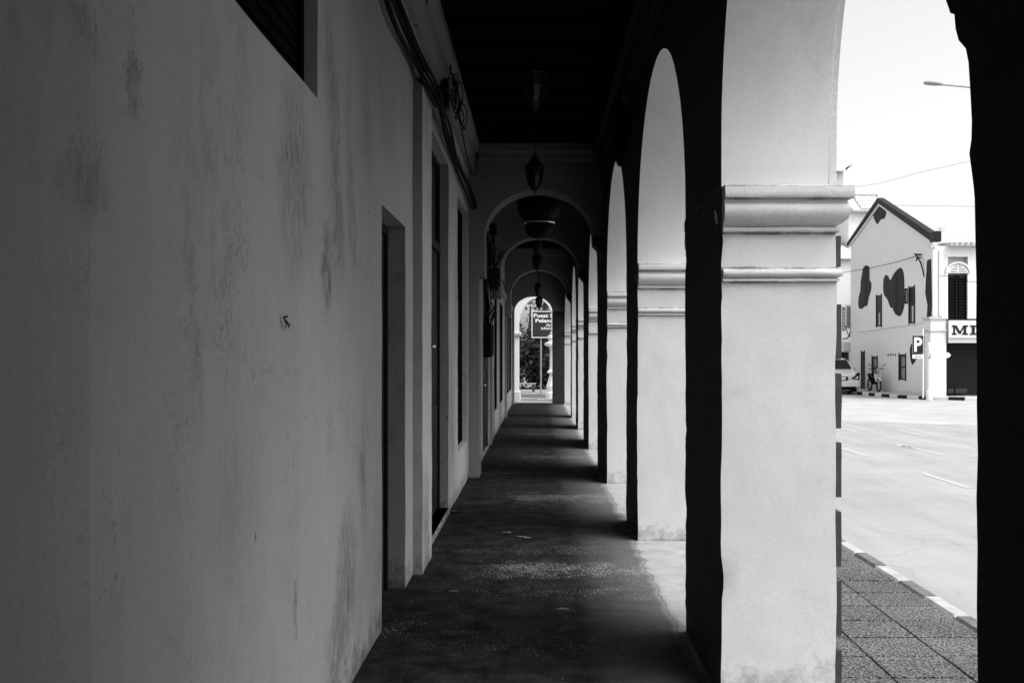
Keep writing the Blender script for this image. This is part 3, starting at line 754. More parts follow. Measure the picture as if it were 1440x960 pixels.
[ch for ch in l0.children if ch.name.startswith('chain')][0].data = me
# bowl lamp
bl = empty('bowl_lamp', (.02, 15.3, 3.42), 'wide two tier bowl lamp with ribbed sides under the first arch', 'lamp')
bm = B(); lathe(bm, [(.12, .20), (.22, .24), (.30, .33), (.34, .45), (.345, .58), (.33, .60), (.05, .62)], 20); obj('upper_bowl', bm, M['iron'], bl, smooth=True)
bm = B(); lathe(bm, [(.04, -.04), (.13, -.02), (.20, .06), (.225, .16), (.21, .20), (.10, .21)], 20); obj('lower_bowl', bm, M['iron'], bl, smooth=True)
bm = B()
for k in range(24):
    a = 2*math.pi*k/24; tube(bm, [(.225*math.cos(a), .225*math.sin(a), .24), (.306*math.cos(a), .306*math.sin(a), .33), (.348*math.cos(a), .348*math.sin(a), .45)], .005, 4)
    tube(bm, [(.135*math.cos(a), .135*math.sin(a), -.02), (.206*math.cos(a), .206*math.sin(a), .06), (.231*math.cos(a), .231*math.sin(a), .16)], .004, 4)
obj('ribs', bm, M['iron'], bl)
bm = B(); lathe(bm, [(.235, .195), (.24, .21), (.235, .222)], 20); obj('ring', bm, M['steel'], bl)
bm = B(); tube(bm, [(0, 0, .61), (0, 0, .92)], .012, 6); obj('rod', bm, M['iron'], bl)
# lantern bracketed on the arcade wall
wl = empty('wall_lantern', (.74, 9.1, 3.48), 'black bracket lantern on the arcade wall between the first two open arches', 'lantern')
bm = B(); lathe(bm, [(.01, -.16), (.03, -.12), (.06, 0), (.09, .08), (.105, .30), (.11, .32), (.06, .40), (.02, .44)], 8); obj('body', bm, M['iron'], wl)
bm = B(); tube(bm, [(0, 0, .43), (.01, 0, .52), (.06, 0, .56), (.11, 0, .50)], .012, 6); obj('bracket', bm, M['iron'], wl)

# ------------------------------------------------------------------ cables, meter box and junctions on the left wall
def cable(pts, r, name, label, mat='rubber', n=10, group=None, cat='cable'):
    P = [Vector(p) for p in pts]; out = []
    for i in range(len(P)-1):
        p0, p1, p2, p3 = P[max(i-1, 0)], P[i], P[i+1], P[min(i+2, len(P)-1)]
        for k in range(n):
            t = k/n; out.append(.5*((2*p1)+(-p0+p2)*t+(2*p0-5*p1+4*p2-p3)*t*t+(-p0+3*p1-3*p2+p3)*t**3))
    out.append(P[-1]); bm = B(); tube(bm, out, r, 6)
    return bm
cb = empty('cable_bundle', (-.86, 8, 3.6), 'thick black bundle of cables sagging along the top of the left wall', 'cable')
base = [(-.87, 2.2, 3.80), (-.865, 4.0, 3.78), (-.86, 5.2, 3.72), (-.85, 6.0, 3.66), (-.84, 6.9, 3.64), (-.80, 7.6, 3.60), (-.82, 8.2, 3.62), (-.86, 9.4, 3.68), (-.865, 10.6, 3.66), (-.86, 11.9, 3.62), (-.84, 12.9, 3.56)]
for k in range(7):
    pts = [(p[0]+random.uniform(-.018, .018)+.012*(k % 3), p[1], p[2]+random.uniform(-.035, .035)+(k-3)*.017) for p in base]
    obj('cable', cable(pts, random.choice((.010, .013, .016)), '', ''), M['rubber'], cb, world=True, smooth=True)
cc = empty('coiled_wire', (-.78, 9.4, 4.1), 'loose loops of black wire hanging from the cornice at upper left', 'wire')
random.seed(11)
for k in range(5):
    cx, cz = -.77+random.uniform(-.02, .02), 4.12-random.uniform(0, .22); y0 = 8.9+k*.28
    pts = [(cx+.02*math.sin(3*t), y0+.30*math.cos(t+k), cz+random.uniform(.12, .2)*math.sin(t+k)) for t in [2*math.pi*i/10*1.15 for i in range(11)]]
    obj('loop', cable(pts, .006, '', '', n=6), M['rubber'], cc, world=True, smooth=True)
obj('loop', cable([(-.79, 9.0, 4.0), (-.76, 9.6, 3.85), (-.75, 10.4, 3.70), (-.76, 11.3, 3.66), (-.76, 12.0, 3.78), (-.77, 12.4, 4.0)], .007, '', ''), M['rubber'], cc, world=True, smooth=True)
obj('bracket', box(B(), -.90, -.80, 8.85, 9.0, 3.80, 4.06, .01), M['iron'], cc, world=True)
# long line that runs on down the wall
obj2 = tag(obj('wall_cable', cable([(-.82, 12.9, 3.52), (-.80, 14.0, 3.42), (-.78, 15.5, 3.36), (-.80, 17.6, 3.30), (-.80, 20, 3.26), (-.80, 24, 3.24), (-.80, 28, 3.22), (-.80, 32, 3.22)], .018, '', ''), M['rubber'], world=True, base=True), 'black cable running past the cross arches to the far end', 'cable')
def jbox(x, y, z, sx, sy, sz, name, label, cat):
    r = empty(name, (x, y, z), label, cat)
    obj('case', box(B(), 0, sx, -sy/2, sy/2, 0, sz, .012), M['iron'], r)
    obj('cover', box(B(), sx+.001, sx+.012, -sy/2+.03, sy/2-.03, .03, sz-.03, .003), M['wood'], r)
    obj('conduit', tube(B(), [(sx/2, 0, sz), (sx/2, .0, sz+.35), (sx/2-.02, .05, sz+.6)], .014, 6), M['rubber'], r)
    for k in range(4):
        pts = [(sx*.5+random.uniform(-.04, .05), -.1+.07*k, sz), (sx+random.uniform(0, .10), -.15+.1*k, sz+random.uniform(.1, .2)), (sx+random.uniform(-.05, .08), random.uniform(-.2, .2), sz+random.uniform(.2, .35)), (sx*.4, random.uniform(-.2, .2), sz+random.uniform(.05, .4))]
        obj('flex', cable(pts, .007, '', '', n=6), M['rubber'], r, smooth=True)
    return r
jbox(-.86, 16.0, 1.56, .12, .5, .55, 'meter_box', 'black meter box over the bright strip beside the double door', 'meter box')
jbox(-.80, 14.4, 2.86, .13, .35, .30, 'junction_box', 'junction box tangled with wires just past the first cross arch', 'junction box')
jbox(-.82, 16.8, 2.72, .16, .40, .34, 'junction_box', 'junction box tangled with wires just before the second cross arch', 'junction box')
# wire festoons past the first arch
random.seed(5)
for (yb_, zb2, nst, spread, lab) in ((13.55, 3.45, 12, .9, 'tangle of drooping wires at the left foot of the first cross arch'), (15.0, 2.95, 12, 1.2, 'lower black mass of wires hanging above the meter box')):
    wf = empty('wire_tangle', (-.78, yb_+.3, zb2), lab, 'wire')
    for k in range(nst):
        a = Vector((-.80, yb_+random.uniform(-.1, spread), zb2+random.uniform(-.3, .15))); pts = [a]
        for q_ in range(4):
            a = a+Vector((random.uniform(-.02, .07), random.uniform(-.08, .22), random.uniform(-.20, .08))); a.x = max(-.83, min(-.60, a.x)); pts.append(a.copy())
        obj('strand', cable(pts, random.choice((.008, .014, .024)), '', '', n=5), M['rubber'], wf, world=True, smooth=True)
cd_ = empty('conduit_run', (-.82, 14.9, 2.2), 'black upright conduits dropping down the wall to the meter box', 'conduit')
for k in range(5):
    y_ = 15.5+k*.16; obj('conduit', tube(B(), [(-.825, y_, 2.12), (-.822, y_+.01, 2.6), (-.82, y_-.02, 3.2), (-.815, y_-.1, 3.42)], .022, 6), M['rubber'], cd_, world=True, smooth=True)

# ------------------------------------------------------------------ litter on the floor
def scrap(px, py, w, l, name, label, cat, rot):
    D = 1.6*F/(py-VY); x = (px-VX)*D/F
    bm = B()
    for i in range(6):
        for j in range(3): bm.verts.new(((i/5-.5)*l, (j/2-.5)*w*math.sin(math.pi*(i+.6)/6.2), .006+.012*abs(math.sin(i*1.3+j))))
    bm.verts.ensure_lookup_table()
    for i in range(5):
        for j in range(2): bm.faces.new([bm.verts[i*3+j], bm.verts[(i+1)*3+j], bm.verts[(i+1)*3+j+1], bm.verts[i*3+j+1]])
    ext = bmesh.ops.solidify(bm, geom=bm.faces[:], thickness=.0015)
    o = obj(name, bm, M['paper'], smooth=True); o.location = (x, D, .004); o.rotation_euler = (0, 0, rot); tag(o, label, cat)
scrap(712, 750.5, .035, .10, 'dry_leaf', 'pale curled leaf on the dark floor, left of the longer one', 'leaf', .2)
scrap(735, 757, .022, .16, 'dry_leaf', 'long thin pale leaf lying right of the curled leaf', 'leaf', -.5)
scrap(790, 859, .014, .09, 'dry_leaf', 'small pale sliver on the floor near the first pier', 'leaf', .1)
scrap(638, 720, .02, .06, 'paper_scrap', 'scrap of paper near the threshold of the tall door', 'scrap', .4)
scrap(637, 834, .016, .07, 'paper_scrap', 'paper sliver on the floor beside the low left pilaster', 'scrap', .0)

# ------------------------------------------------------------------ across the street: the gabled shophouse
GX = 15.75; FY = 39.2
gb = empty('gabled_shophouse', (GX, 44, -.05), 'white corner shophouse with heart mural on its gable wall', 'building')
def sidepoly(px):  # polygon on the gable plane
    return [at_side(x, y, GX) for x, y in px]
yA, yB, yR = 39.75, 50.2, 45.9
zA, zB, zR = 5.95, 7.2, 8.62
bm = B()
prism(bm, [(FY+.75, -.2), (yB, -.2), (yB, zB), (yR, zR), (FY+.75, zA+.1)], GX, GX+.25, 'x'); obj('gable_wall', bm, M['offwhite'], gb, world=True)
bm = B(); prism(bm, [(yB, -.2), (yB, zA+.3), (FY+2.0, zA-.15), (FY+2.0, -.2)], GX+.255, GX+15, 'x'); box(bm, GX+.255, GX+15, FY+.26, FY+1.999, 3.03, zA-.16); obj('body', bm, M['offwhite'], gb, world=True)
# verge coping, thin on the far slope and thick on the near one
bm = B(); prism(bm, [(yR, zR+.0), (yR, zR+.22), (yB+.25, zB+.12-.05), (yB+.25, zB-.08)], GX-.12, GX+.14, 'x'); obj('coping', bm, M['roofdark'], gb, world=True)
bm = B(); prism(bm, [(yR-.001, zR+.0), (yR-.001, zR+.22), (yA-.1, zA+.50), (yA-.1, zA+.19)], GX-.14, GX+.16, 'x'); obj('coping', bm, M['roofdark'], gb, world=True)
bm = B(); box(bm, GX-.17, GX+.13, yA-.55, yA-.11, zA+.12, zA+.53, .02); obj('verge_block', bm, M['black'], gb, world=True)
# verge moulding, the pale line under the coping
for (a, b_) in (((yR, zR), (yB+.1, zB-.02)), ((yR, zR), (yA, zA+.2))):
    bm = B(); prism(bm, [(a[0], a[1]-.02), (a[0], a[1]-.14), (b_[0], b_[1]-.14), (b_[0], b_[1]-.02)], GX-.06, GX-.002, 'x'); obj('verge_moulding', bm, M['white'], gb, world=True)
# first-floor front over the walkway, with shutters and fanlight
x0, x1 = 15.62, 30.
zs1 = at_front(1333, 449, FY)[1]; zs0 = at_front(1333, 450.5, FY)[1]
wx0, wz1 = at_front(1333, 386, FY); wx1, wz0 = at_front(1361, 449, FY)
zE = at_front(1330, 346, FY)[1]
bm = B(); box(bm, x0, wx0, FY, FY+.25, 3.03, zE); box(bm, wx1, wx1+2.2, FY, FY+.25, 3.03, zE); box(bm, wx0, wx1, FY+.0, FY+.25, at_front(0, 361, FY)[1], zE)
box(bm, wx1+3.0, x1, FY, FY+.25, 3.03, zE); box(bm, wx1+2.2, wx1+3.0, FY, FY+.25, wz1, zE)
obj('front_wall', bm, M['offwhite'], gb, world=True)
bm = B(); box(bm, x0, x0+.2, FY+.252, FY+.99, 3.03, zE-.02); obj('return_wall', bm, M['offwhite'], gb, world=True)
def shut(wx0, wx1, wz0, wz1):
    f = obj('window', box(B(), wx0+.003, wx1-.003, FY+.10, FY+.16, wz0, wz1-.003), M['black'], gb, world=True)
    for k in range(2):
        a = wx0+.03+k*(wx1-wx0)/2; b_ = a+(wx1-wx0)/2-.06
        bm = B()
        box(bm, a, a+.05, FY+.07, FY+.098, wz0+.03, wz1-.03); box(bm, b_-.05, b_, FY+.07, FY+.098, wz0+.03, wz1-.03)
        for s in range(14): zz = wz0+.06+s*(wz1-wz0-.15)/14; box(bm, a+.052, b_-.052, FY+.074, FY+.096, zz, zz+.07)
        obj('shutter', bm, M['wood'], f, world=True)
shut(wx0, wx1, wz0, wz1)
# fanlight: half round with louvres
cxf, rf = (wx0+wx1)/2, (wx1-wx0)/2+.02
fan = obj('fanlight', prism(B(), [(cxf+rf*math.cos(t), wz1+.06+rf*.85*math.sin(t)) for t in [math.pi*i/16 for i in range(17)]], FY-.01, FY+.12, 'y'), M['offwhite'], gb, world=True)
bm = B()
for i in range(16):
    t0_, t1_ = math.pi*i/16, math.pi*(i+1)/16
    prism(bm, [(cxf+(rf+q)*math.cos(t), wz1+.06+(rf+q)*.87*math.sin(t)) for q, t in ((.02, t0_), (.10, t0_), (.10, t1_), (.02, t1_))], FY-.06, FY-.012, 'y')
obj('hood_mould', bm, M['white'], fan, world=True)
for s in range(5):
    zz = wz1+.10+s*.095; hw = math.sqrt(max(.01, (rf*.92)**2-((zz-wz1)/.85)**2))*.88
    for q in (-1, 1):
        a, b_ = sorted((cxf+q*.03, cxf+q*hw)); obj('louvre', box(B(), a, b_, FY-.02, FY-.011, zz, zz+.04), M['grey'], fan, world=True)
# sign board with slab letters
sx0, sz1 = at_front(1333, 450.5, FY); sz0 = at_front(1333, 475, FY)[1]; sz00 = at_front(1333, 482, FY)[1]
sgn = obj('shop_sign', box(B(), sx0, 22, FY-.10, FY+.25, sz0, sz1), M['white'], gb, world=True)
obj('sign_soffit_rail', box(B(), sx0, 22, FY-.06, FY+.24, sz00, sz0-.002), M['palegrey'], sgn, world=True)
def slab(bm, rects, y0, y1):
    for q in rects: prism(bm, q, y0, y1, 'y')
def P(px, py): return at_front(px, py, FY-.1)
def rect(a, b_, c, d): return [P(a, b_), P(c, b_), P(c, d), P(a, d)]
yt, yb = 457.3, 470.6
bm = B()
slab(bm, [rect(1340.5, yt, 1342.7, yb), rect(1355, yt, 1358.6, yb), rect(1338.8, yb-2, 1345, yb), rect(1352.8, yb-2, 1361, yb), rect(1338.8, yt, 1343.5, yt+2), rect(1355, yt, 1361, yt+2)], FY-.125, FY-.101)
slab(bm, [[P(1341, yt), P(1345, yt), P(1350.6, yb-3), P(1348.6, yb-1)]], FY-.1265, FY-.1015)
slab(bm, [[P(1354.6, yt), P(1356.6, yt), P(1350.4, yb-1), P(1348.8, yb-2.5)]], FY-.128, FY-.1018)
obj('letter', bm, M['black'], sgn, world=True)
bm = B(); slab(bm, [rect(1366.6, yt, 1370.6, yb)], FY-.125, FY-.101); slab(bm, [rect(1364, yt, 1373, yt+2), rect(1364, yb-2, 1373, yb)], FY-.1265, FY-.1015); obj('letter', bm, M['black'], sgn, world=True)
# corner column, base and dark shop interior
cxa, cxb = at_front(1309, 0, FY)[0], at_front(1331, 0, FY)[0]
bm = B(); gridbox(bm, cxa, cxb, FY+.02, FY+.65, -.2, 3.03, .15); wob(bm, .006, 3, (1, 1, 0)); obj('corner_column', bm, M['offwhite'], gb, world=True)
bm = B(); box(bm, cxa-.06, cxb+.04, FY-.03, FY+.7, 2.52, 2.60, .015); box(bm, cxa-.08, cxb+.05, FY-.05, FY+.72, 3.0, 3.10, .015); obj('column_band', bm, M['mould'], gb, world=True)
bm = B(); box(bm, GX+.27, 30, FY+1.8, FY+1.9, -.05, 3.2); obj('shop_front', bm, M['black'], gb, world=True)
bm = B(); box(bm, cxb+.01, 30, FY+.4, FY+1.79, 2.95, 3.02); obj('walkway_ceiling', bm, M['wood'], gb, world=True)
bm = B(); box(bm, GX-.0, cxb, FY+.655, FY+.745, -.2, 3.0); obj('pier_return', bm, M['palegrey'], gb, world=True)
for (a, b_, mt) in ((1332, 1340, 'grey'), (1342, 1359, 'grey')):
    q0, _ = at_front(a, 0, FY+1.3); q1, _ = at_front(b_, 0, FY+1.3)
    obj('shop_bench', box(B(), q0, q1, FY+1.2, FY+1.5, .05, .24, .01), M['frame'], gb, world=True)
# eaves tiles along the front
bm = B(); prism(bm, [(FY-.35, zE-.02), (FY-.35, zE+.10), (FY+1.0, zE+.20), (FY+1.0, zE-.02)], GX+.36, x1, 'x'); obj('eaves_roof', bm, M['palegrey'], gb, world=True)
e0 = None
for k in range(26):
    x = GX+.5+k*.22
    if e0 is None: e0 = o = obj('eaves_tile', tube(B(), [(0, -.40, zE+.06), (0, .9, zE+.17)], .05, 6), M['tile_roof'], gb); off = -wloc(gb)
    else: o = e0.copy(); COL.objects.link(o)
    o.location = Vector((x, FY, 0))+off
# pilaster lines and capital on the corner, upper part
pc = obj('corner_pilaster', box(B(), at_front(1311, 0, FY)[0], at_front(1317, 0, FY)[0], FY-.05, FY-.002, 3.12, zE-.15, .01), M['offwhite'], gb, world=True)
obj('corner_pilaster', box(B(), at_front(1320, 0, FY)[0], at_front(1326, 0, FY)[0], FY-.05, FY-.002, 3.12, zE-.15, .01), M['offwhite'], gb, world=True)
# openings in the gable wall
def gwin(px0, py0, px1, py1, kind='window', curtain=False):
    (ya, za), (yb, zb_) = at_side(px0, py0, GX), at_side(px1, py1, GX); yy0, yy1 = sorted((ya, yb)); ztop = at_side((px0+px1)/2, py0, GX)[1]; zbot = at_side((px0+px1)/2, py1, GX)[1]
    o = obj(kind, box(B(), GX-.012, GX+.02, yy0, yy1, zbot, ztop), M['black'], gb, world=True)
    for (p_, q_) in ((yy0-.05, yy0), (yy1, yy1+.05)): obj('jamb', box(B(), GX-.035, GX-.0125, p_, q_, zbot-.05, ztop+.05), M['black'], o, world=True)
    if curtain:
        ym = yy0+(yy1-yy0)*.08; zm = (zbot+ztop)/2
        for (p, q) in ((zbot+.06, zm-.04), (zm+.04, ztop-.12)): obj('pane', box(B(), GX-.022, GX-.013, ym, yy0+(yy1-yy0)*.58, p, q), M['grey'], o, world=True)
    return o
gwin(1233, 415, 1240, 459, curtain=False); w2 = gwin(1279, 403, 1286.5, 455)
gwin(1227, 501, 1234, 533, curtain=True); gwin(1265, 498, 1274, 534, curtain=True)
gwin(1212, 494, 1216, 546, kind='door')
for (a, b_, c, d) in ((1236.4, 440, 1237.8, 457), (1283, 430, 1285, 452)):
    (ya, za), (yb, zb_) = at_side(a, b_, GX), at_side(c, d, GX); yy = sorted((ya, yb)); zz = sorted((za, zb_)); obj('light_pane', box(B(), GX-.02, GX-.0125, yy[0], yy[1], zz[0], zz[1]), M['palegrey'], gb, world=True)
# shutter leaf standing open, square to the wall
(ys, _), = (at_side(1279, 415, GX),)
sa, st = at_front(1272, 405.5, ys+.1); sb, sbt = at_front(1279, 427, ys+.1)
lf = obj('open_shutter', box(B(), sa, GX-.04, ys+.08, ys+.12, sbt, st), M['black'], gb, world=True)
obj('shutter_panel', box(B(), sa+.09, GX-.12, ys+.072, ys+.079, sbt+.08, st-.08), M['palegrey'], lf, world=True)
# murals: flat dark paint on the plaster
def smooth_poly(pp, n=5):
    out = []; L = len(pp)
    for i in range(L):
        p0, p1, p2, p3 = pp[i-1], pp[i], pp[(i+1) % L], pp[(i+2) % L]
        for k in range(n):
            t = k/n
            out.append(tuple(.5*((2*p1[c])+(-p0[c]+p2[c])*t+(2*p0[c]-5*p1[c]+4*p2[c]-p3[c])*t*t+(-p0[c]+3*p1[c]-3*p2[c]+p3[c])*t**3) for c in (0, 1)))
    return out
def Z2(q): return [(1170+x/6.26, 340+y/6.26) for x, y in q]
heart = Z2([(480, 290), (500, 312), (514, 338), (535, 300), (560, 262), (598, 228), (622, 244), (634, 290), (638, 370), (636, 450), (640, 540), (625, 610), (600, 655), (560, 635), (540, 600), (537, 582), (515, 575), (490, 510), (462, 470), (452, 420), (454, 340), (464, 305)])
eight = Z2([(298, 208), (325, 216), (332, 250), (326, 325), (346, 360), (346, 420), (325, 490), (312, 560), (290, 566), (265, 590), (238, 580), (232, 530), (242, 460), (264, 412), (252, 370), (262, 300), (274, 235)])
strip = Z2([(870, 150), (872, 300), (874, 420), (878, 560), (868, 690), (834, 690), (842, 560), (822, 450), (840, 360), (836, 260), (838, 165)])
gabm = [(1170-10+x/6, 200+y/6) for x, y in [(450, 530), (490, 560), (518, 590), (505, 640), (470, 655), (445, 692), (420, 655), (408, 605), (430, 560)]]
low = [(1270+x/8.727, 460+y/8.727) for x, y in [(100, 210), (84, 260), (86, 350), (96, 420), (112, 462), (140, 435), (160, 395), (180, 380), (240, 380), (282, 270), (284, 190), (270, 110), (256, 110), (180, 120)]]
for name, poly, sm in (('mural_heart', heart, 1), ('mural_figure', eight, 1), ('mural_ribbon', strip, 0), ('mural_wing', gabm, 1), ('mural_leaf', low, 0)):
    gx = 15.605 if name == 'mural_ribbon' else GX
    pp = [at_side(x, y, gx) for x, y in (poly if not sm else smooth_poly(poly, 3))]; obj(name, prism(B(), pp, gx-.010, gx-.003 if gx == GX else gx+.012, 'x'), M['mural'], gb, world=True)
for (a, b_, c, d) in ((1259.3, 383, 1262.2, 441), (1215.6, 375, 1218.8, 430)):
    obj('mural_stripe', prism(B(), sidepoly([(a, b_), (c, b_-1), (c, d), (a, d+1)]), GX-.016, GX-.011, 'x'), M['mural2'], gb, world=True)
# vents, stains-as-objects: slots and small marks
for k in range(4):
    obj('vent_slot', prism(B(), sidepoly([(1248.5+k*3.4, 497), (1249.7+k*3.4, 497), (1249.7+k*3.4, 500.5), (1248.5+k*3.4, 500.5)]), GX-.012, GX-.002, 'x'), M['mural2'], gb, world=True)
obj('string_course', prism(B(), sidepoly([(1206, 466), (1299, 452.5), (1299, 454), (1206, 467.2)]), GX-.03, GX-.002, 'x'), M['offwhite'], gb, world=True)
obj('wall_lamp', tube(B(), [(GX-.01, 41.0, 5.6), (GX-.18, 40.9, 5.62), (GX-.22, 40.9, 5.45)], .03, 6), M['iron'], gb, world=True)
# aerial
an = empty('roof_aerial', (at_front(1322, 330, 40.5)[0], 40.5, 5.9), 'thin television aerial standing on the corner of the gabled roof', 'aerial')
obj('mast', tube(B(), [(0, 0, 0), (0, 0, .9)], .012, 5), M['grey'], an)
for k in range(3): obj('rod', tube(B(), [(-.25+.05*k, 0, .62+.1*k), (.2-.03*k, 0, .78+.06*k)], .01, 4), M['grey'], an)

# ------------------------------------------------------------------ far pavement and kerb
fp = empty('far_pavement', (15, 44, -.05), kind='structure')
kl = [(13.7, 60), (14.1, 46.4), (14.25, 44.0), (14.5, 42.0), (14.85, 40.4), (15.4, 39.3), (16.9, 38.35), (30, 38.0)]
bm = B(); prism(bm, [(x+.15, y+.12) for x, y in kl]+[(30, 60)], -.215, ZP, 'z'); obj('slab', bm, M['palegrey'], fp, world=True)
fk = empty('far_kerb', (15, 40, -.17), kind='structure')
def along(pl, s):
    for (a, b_) in zip(pl[:-1], pl[1:]):
        d = math.hypot(b_[0]-a[0], b_[1]-a[1])
        if s <= d: t = s/d; return Vector((a[0]+(b_[0]-a[0])*t, a[1]+(b_[1]-a[1])*t, 0))
        s -= d
    return None
s = 0; k = 0
while True:
    p, q = along(kl, s), along(kl, s+.6)
    if q is None: break
    dvec = (q-p); ang = math.atan2(dvec.y, dvec.x)
    bm = B(); box(bm, -.295, .295, -.07, .07, -.02, .135, .012)
    bmesh.ops.rotate(bm, verts=bm.verts, cent=(0, 0, 0), matrix=Matrix.Rotation(ang, 3, 'Z')); bmesh.ops.translate(bm, verts=bm.verts, vec=(p+q)/2+Vector((.06, .05, -.17)))
    obj('kerb_stone', bm, M['white'] if (k % 2) else M['black'], fk, world=True)
    s += .6; k += 1
    if p.x > 22: break

# ------------------------------------------------------------------ parking sign, street-name post
def textobj(s, size, mat, parent, loc, rot=(R(90), 0, 0), extr=.004, weight=0., name='lettering', align='LEFT'):
    cu = bpy.data.curves.new(name, 'FONT'); cu.body = s; cu.size = size; cu.extrude = extr; cu.offset = weight; cu.align_x = align; cu.resolution_u = 3
    t_ = bpy.data.objects.new(name, cu); me = bpy.data.meshes.new_from_object(t_); me.name = name
    bpy.data.objects.remove(t_); me.materials.clear(); me.materials.append(mat)
    o = bpy.data.objects.new(name, me); o.location = loc; o.rotation_euler = rot
    return put(o, parent)
def textfit(full, part, mat, parent, p0, p1, y, weight):
    '''lettering scaled so that its first letters (part) fill the box p0 (left, bottom) to p1 (right, top)'''
    def mesh(t):
        cu = bpy.data.curves.new('lettering', 'FONT'); cu.body = t; cu.size = 1; cu.extrude = .004; cu.offset = weight; cu.resolution_u = 3
        t_ = bpy.data.objects.new('lettering', cu); me = bpy.data.meshes.new_from_object(t_); bpy.data.objects.remove(t_); return me
    a = mesh(part); xs = [v.co.x for v in a.vertices]; zs_ = [v.co.y for v in mesh(part[0]).vertices]
    kx = (p1[0]-p0[0])/(max(xs)-min(xs)); kz = (p1[1]-p0[1])/(max(zs_)-min(zs_)); mx, mz = min(xs), min(zs_)
    me = mesh(full); me.materials.clear(); me.materials.append(mat); w = wloc(parent)
    for v in me.vertices: v.co = Vector((p0[0]+(v.co.x-mx)*kx, y-v.co.z, p0[1]+(v.co.y-mz)*kz))-w
    return put(bpy.data.objects.new('lettering', me), parent)
PY = 37.9
px_c, _ = at_front(1298, 0, PY)
pk = empty('parking_sign', (at_front(1298.5, 0, PY)[0], PY, -.05), 'black and white parking sign with letter P on a pole', 'sign')
ax, az = at_front(1283, 471.5, PY); bx, bz = at_front(1298.3, 497, PY)
obj('pole', tube(B(), [(px_c+.02, PY+.06, -.05), (px_c+.02, PY+.06, 2.6)], .028, 8), M['white'], pk, world=True)
obj('board', box(B(), ax, bx, PY-.01, PY+.01, bz, az, .004), M['white'], pk, world=True)
obj('face', box(B(), ax+.004, bx-.004, PY-.014, PY-.0105, bz+.004, az-.004), M['black'], pk, world=True)
pl = wloc(pk)
textfit('P', 'P', M['white'], pk, at_front(1285.3, 494.3, PY), at_front(1296.6, 474.2, PY), PY-.019, .03)
cx_, cz_ = at_front(1283, 498.5, PY); dx_, dz_ = at_front(1297.5, 504, PY)
obj('plate', box(B(), cx_, dx_, PY-.01, PY+.01, dz_, cz_, .003), M['white'], pk, world=True)
obj('plate_line', box(B(), cx_+.08, dx_-.05, PY-.013, PY-.0105, (cz_+dz_)/2-.015, (cz_+dz_)/2+.015), M['black'], pk, world=True)
SY = 38.0
spx = at_front(1306.5, 0, SY)[0]
sn = empty('street_name_post', (spx, SY, -.05), 'stout white post carrying an arrow shaped street name blade', 'sign')
obj('post', lathe(B(), [(.12, -.12), (.12, .2), (.085, .26), (.08, 1.9), (.08, 2.02), (.04, 2.06)], 10, (spx, SY, 0)), M['white'], sn, world=True)
n0, n1 = at_front(1309, 495.5, SY-.1), at_front(1337, 503, SY-.1)
obj('name_blade', prism(B(), [(n0[0], n0[1]), (n1[0]-.10, n0[1]), (n1[0], (n0[1]+n1[1])/2), (n1[0]-.10, n1[1]), (n0[0], n1[1])], SY-.13, SY-.10, 'y'), M['white'], sn, world=True)
for zz in (494, 503.5):
    a, b_ = at_front(1306, zz, SY-.085); obj('bolt', lathe(B(), [(.02, 0), (.02, .03)], 6, (a, SY-.09, b_)), M['iron'], sn, world=True)

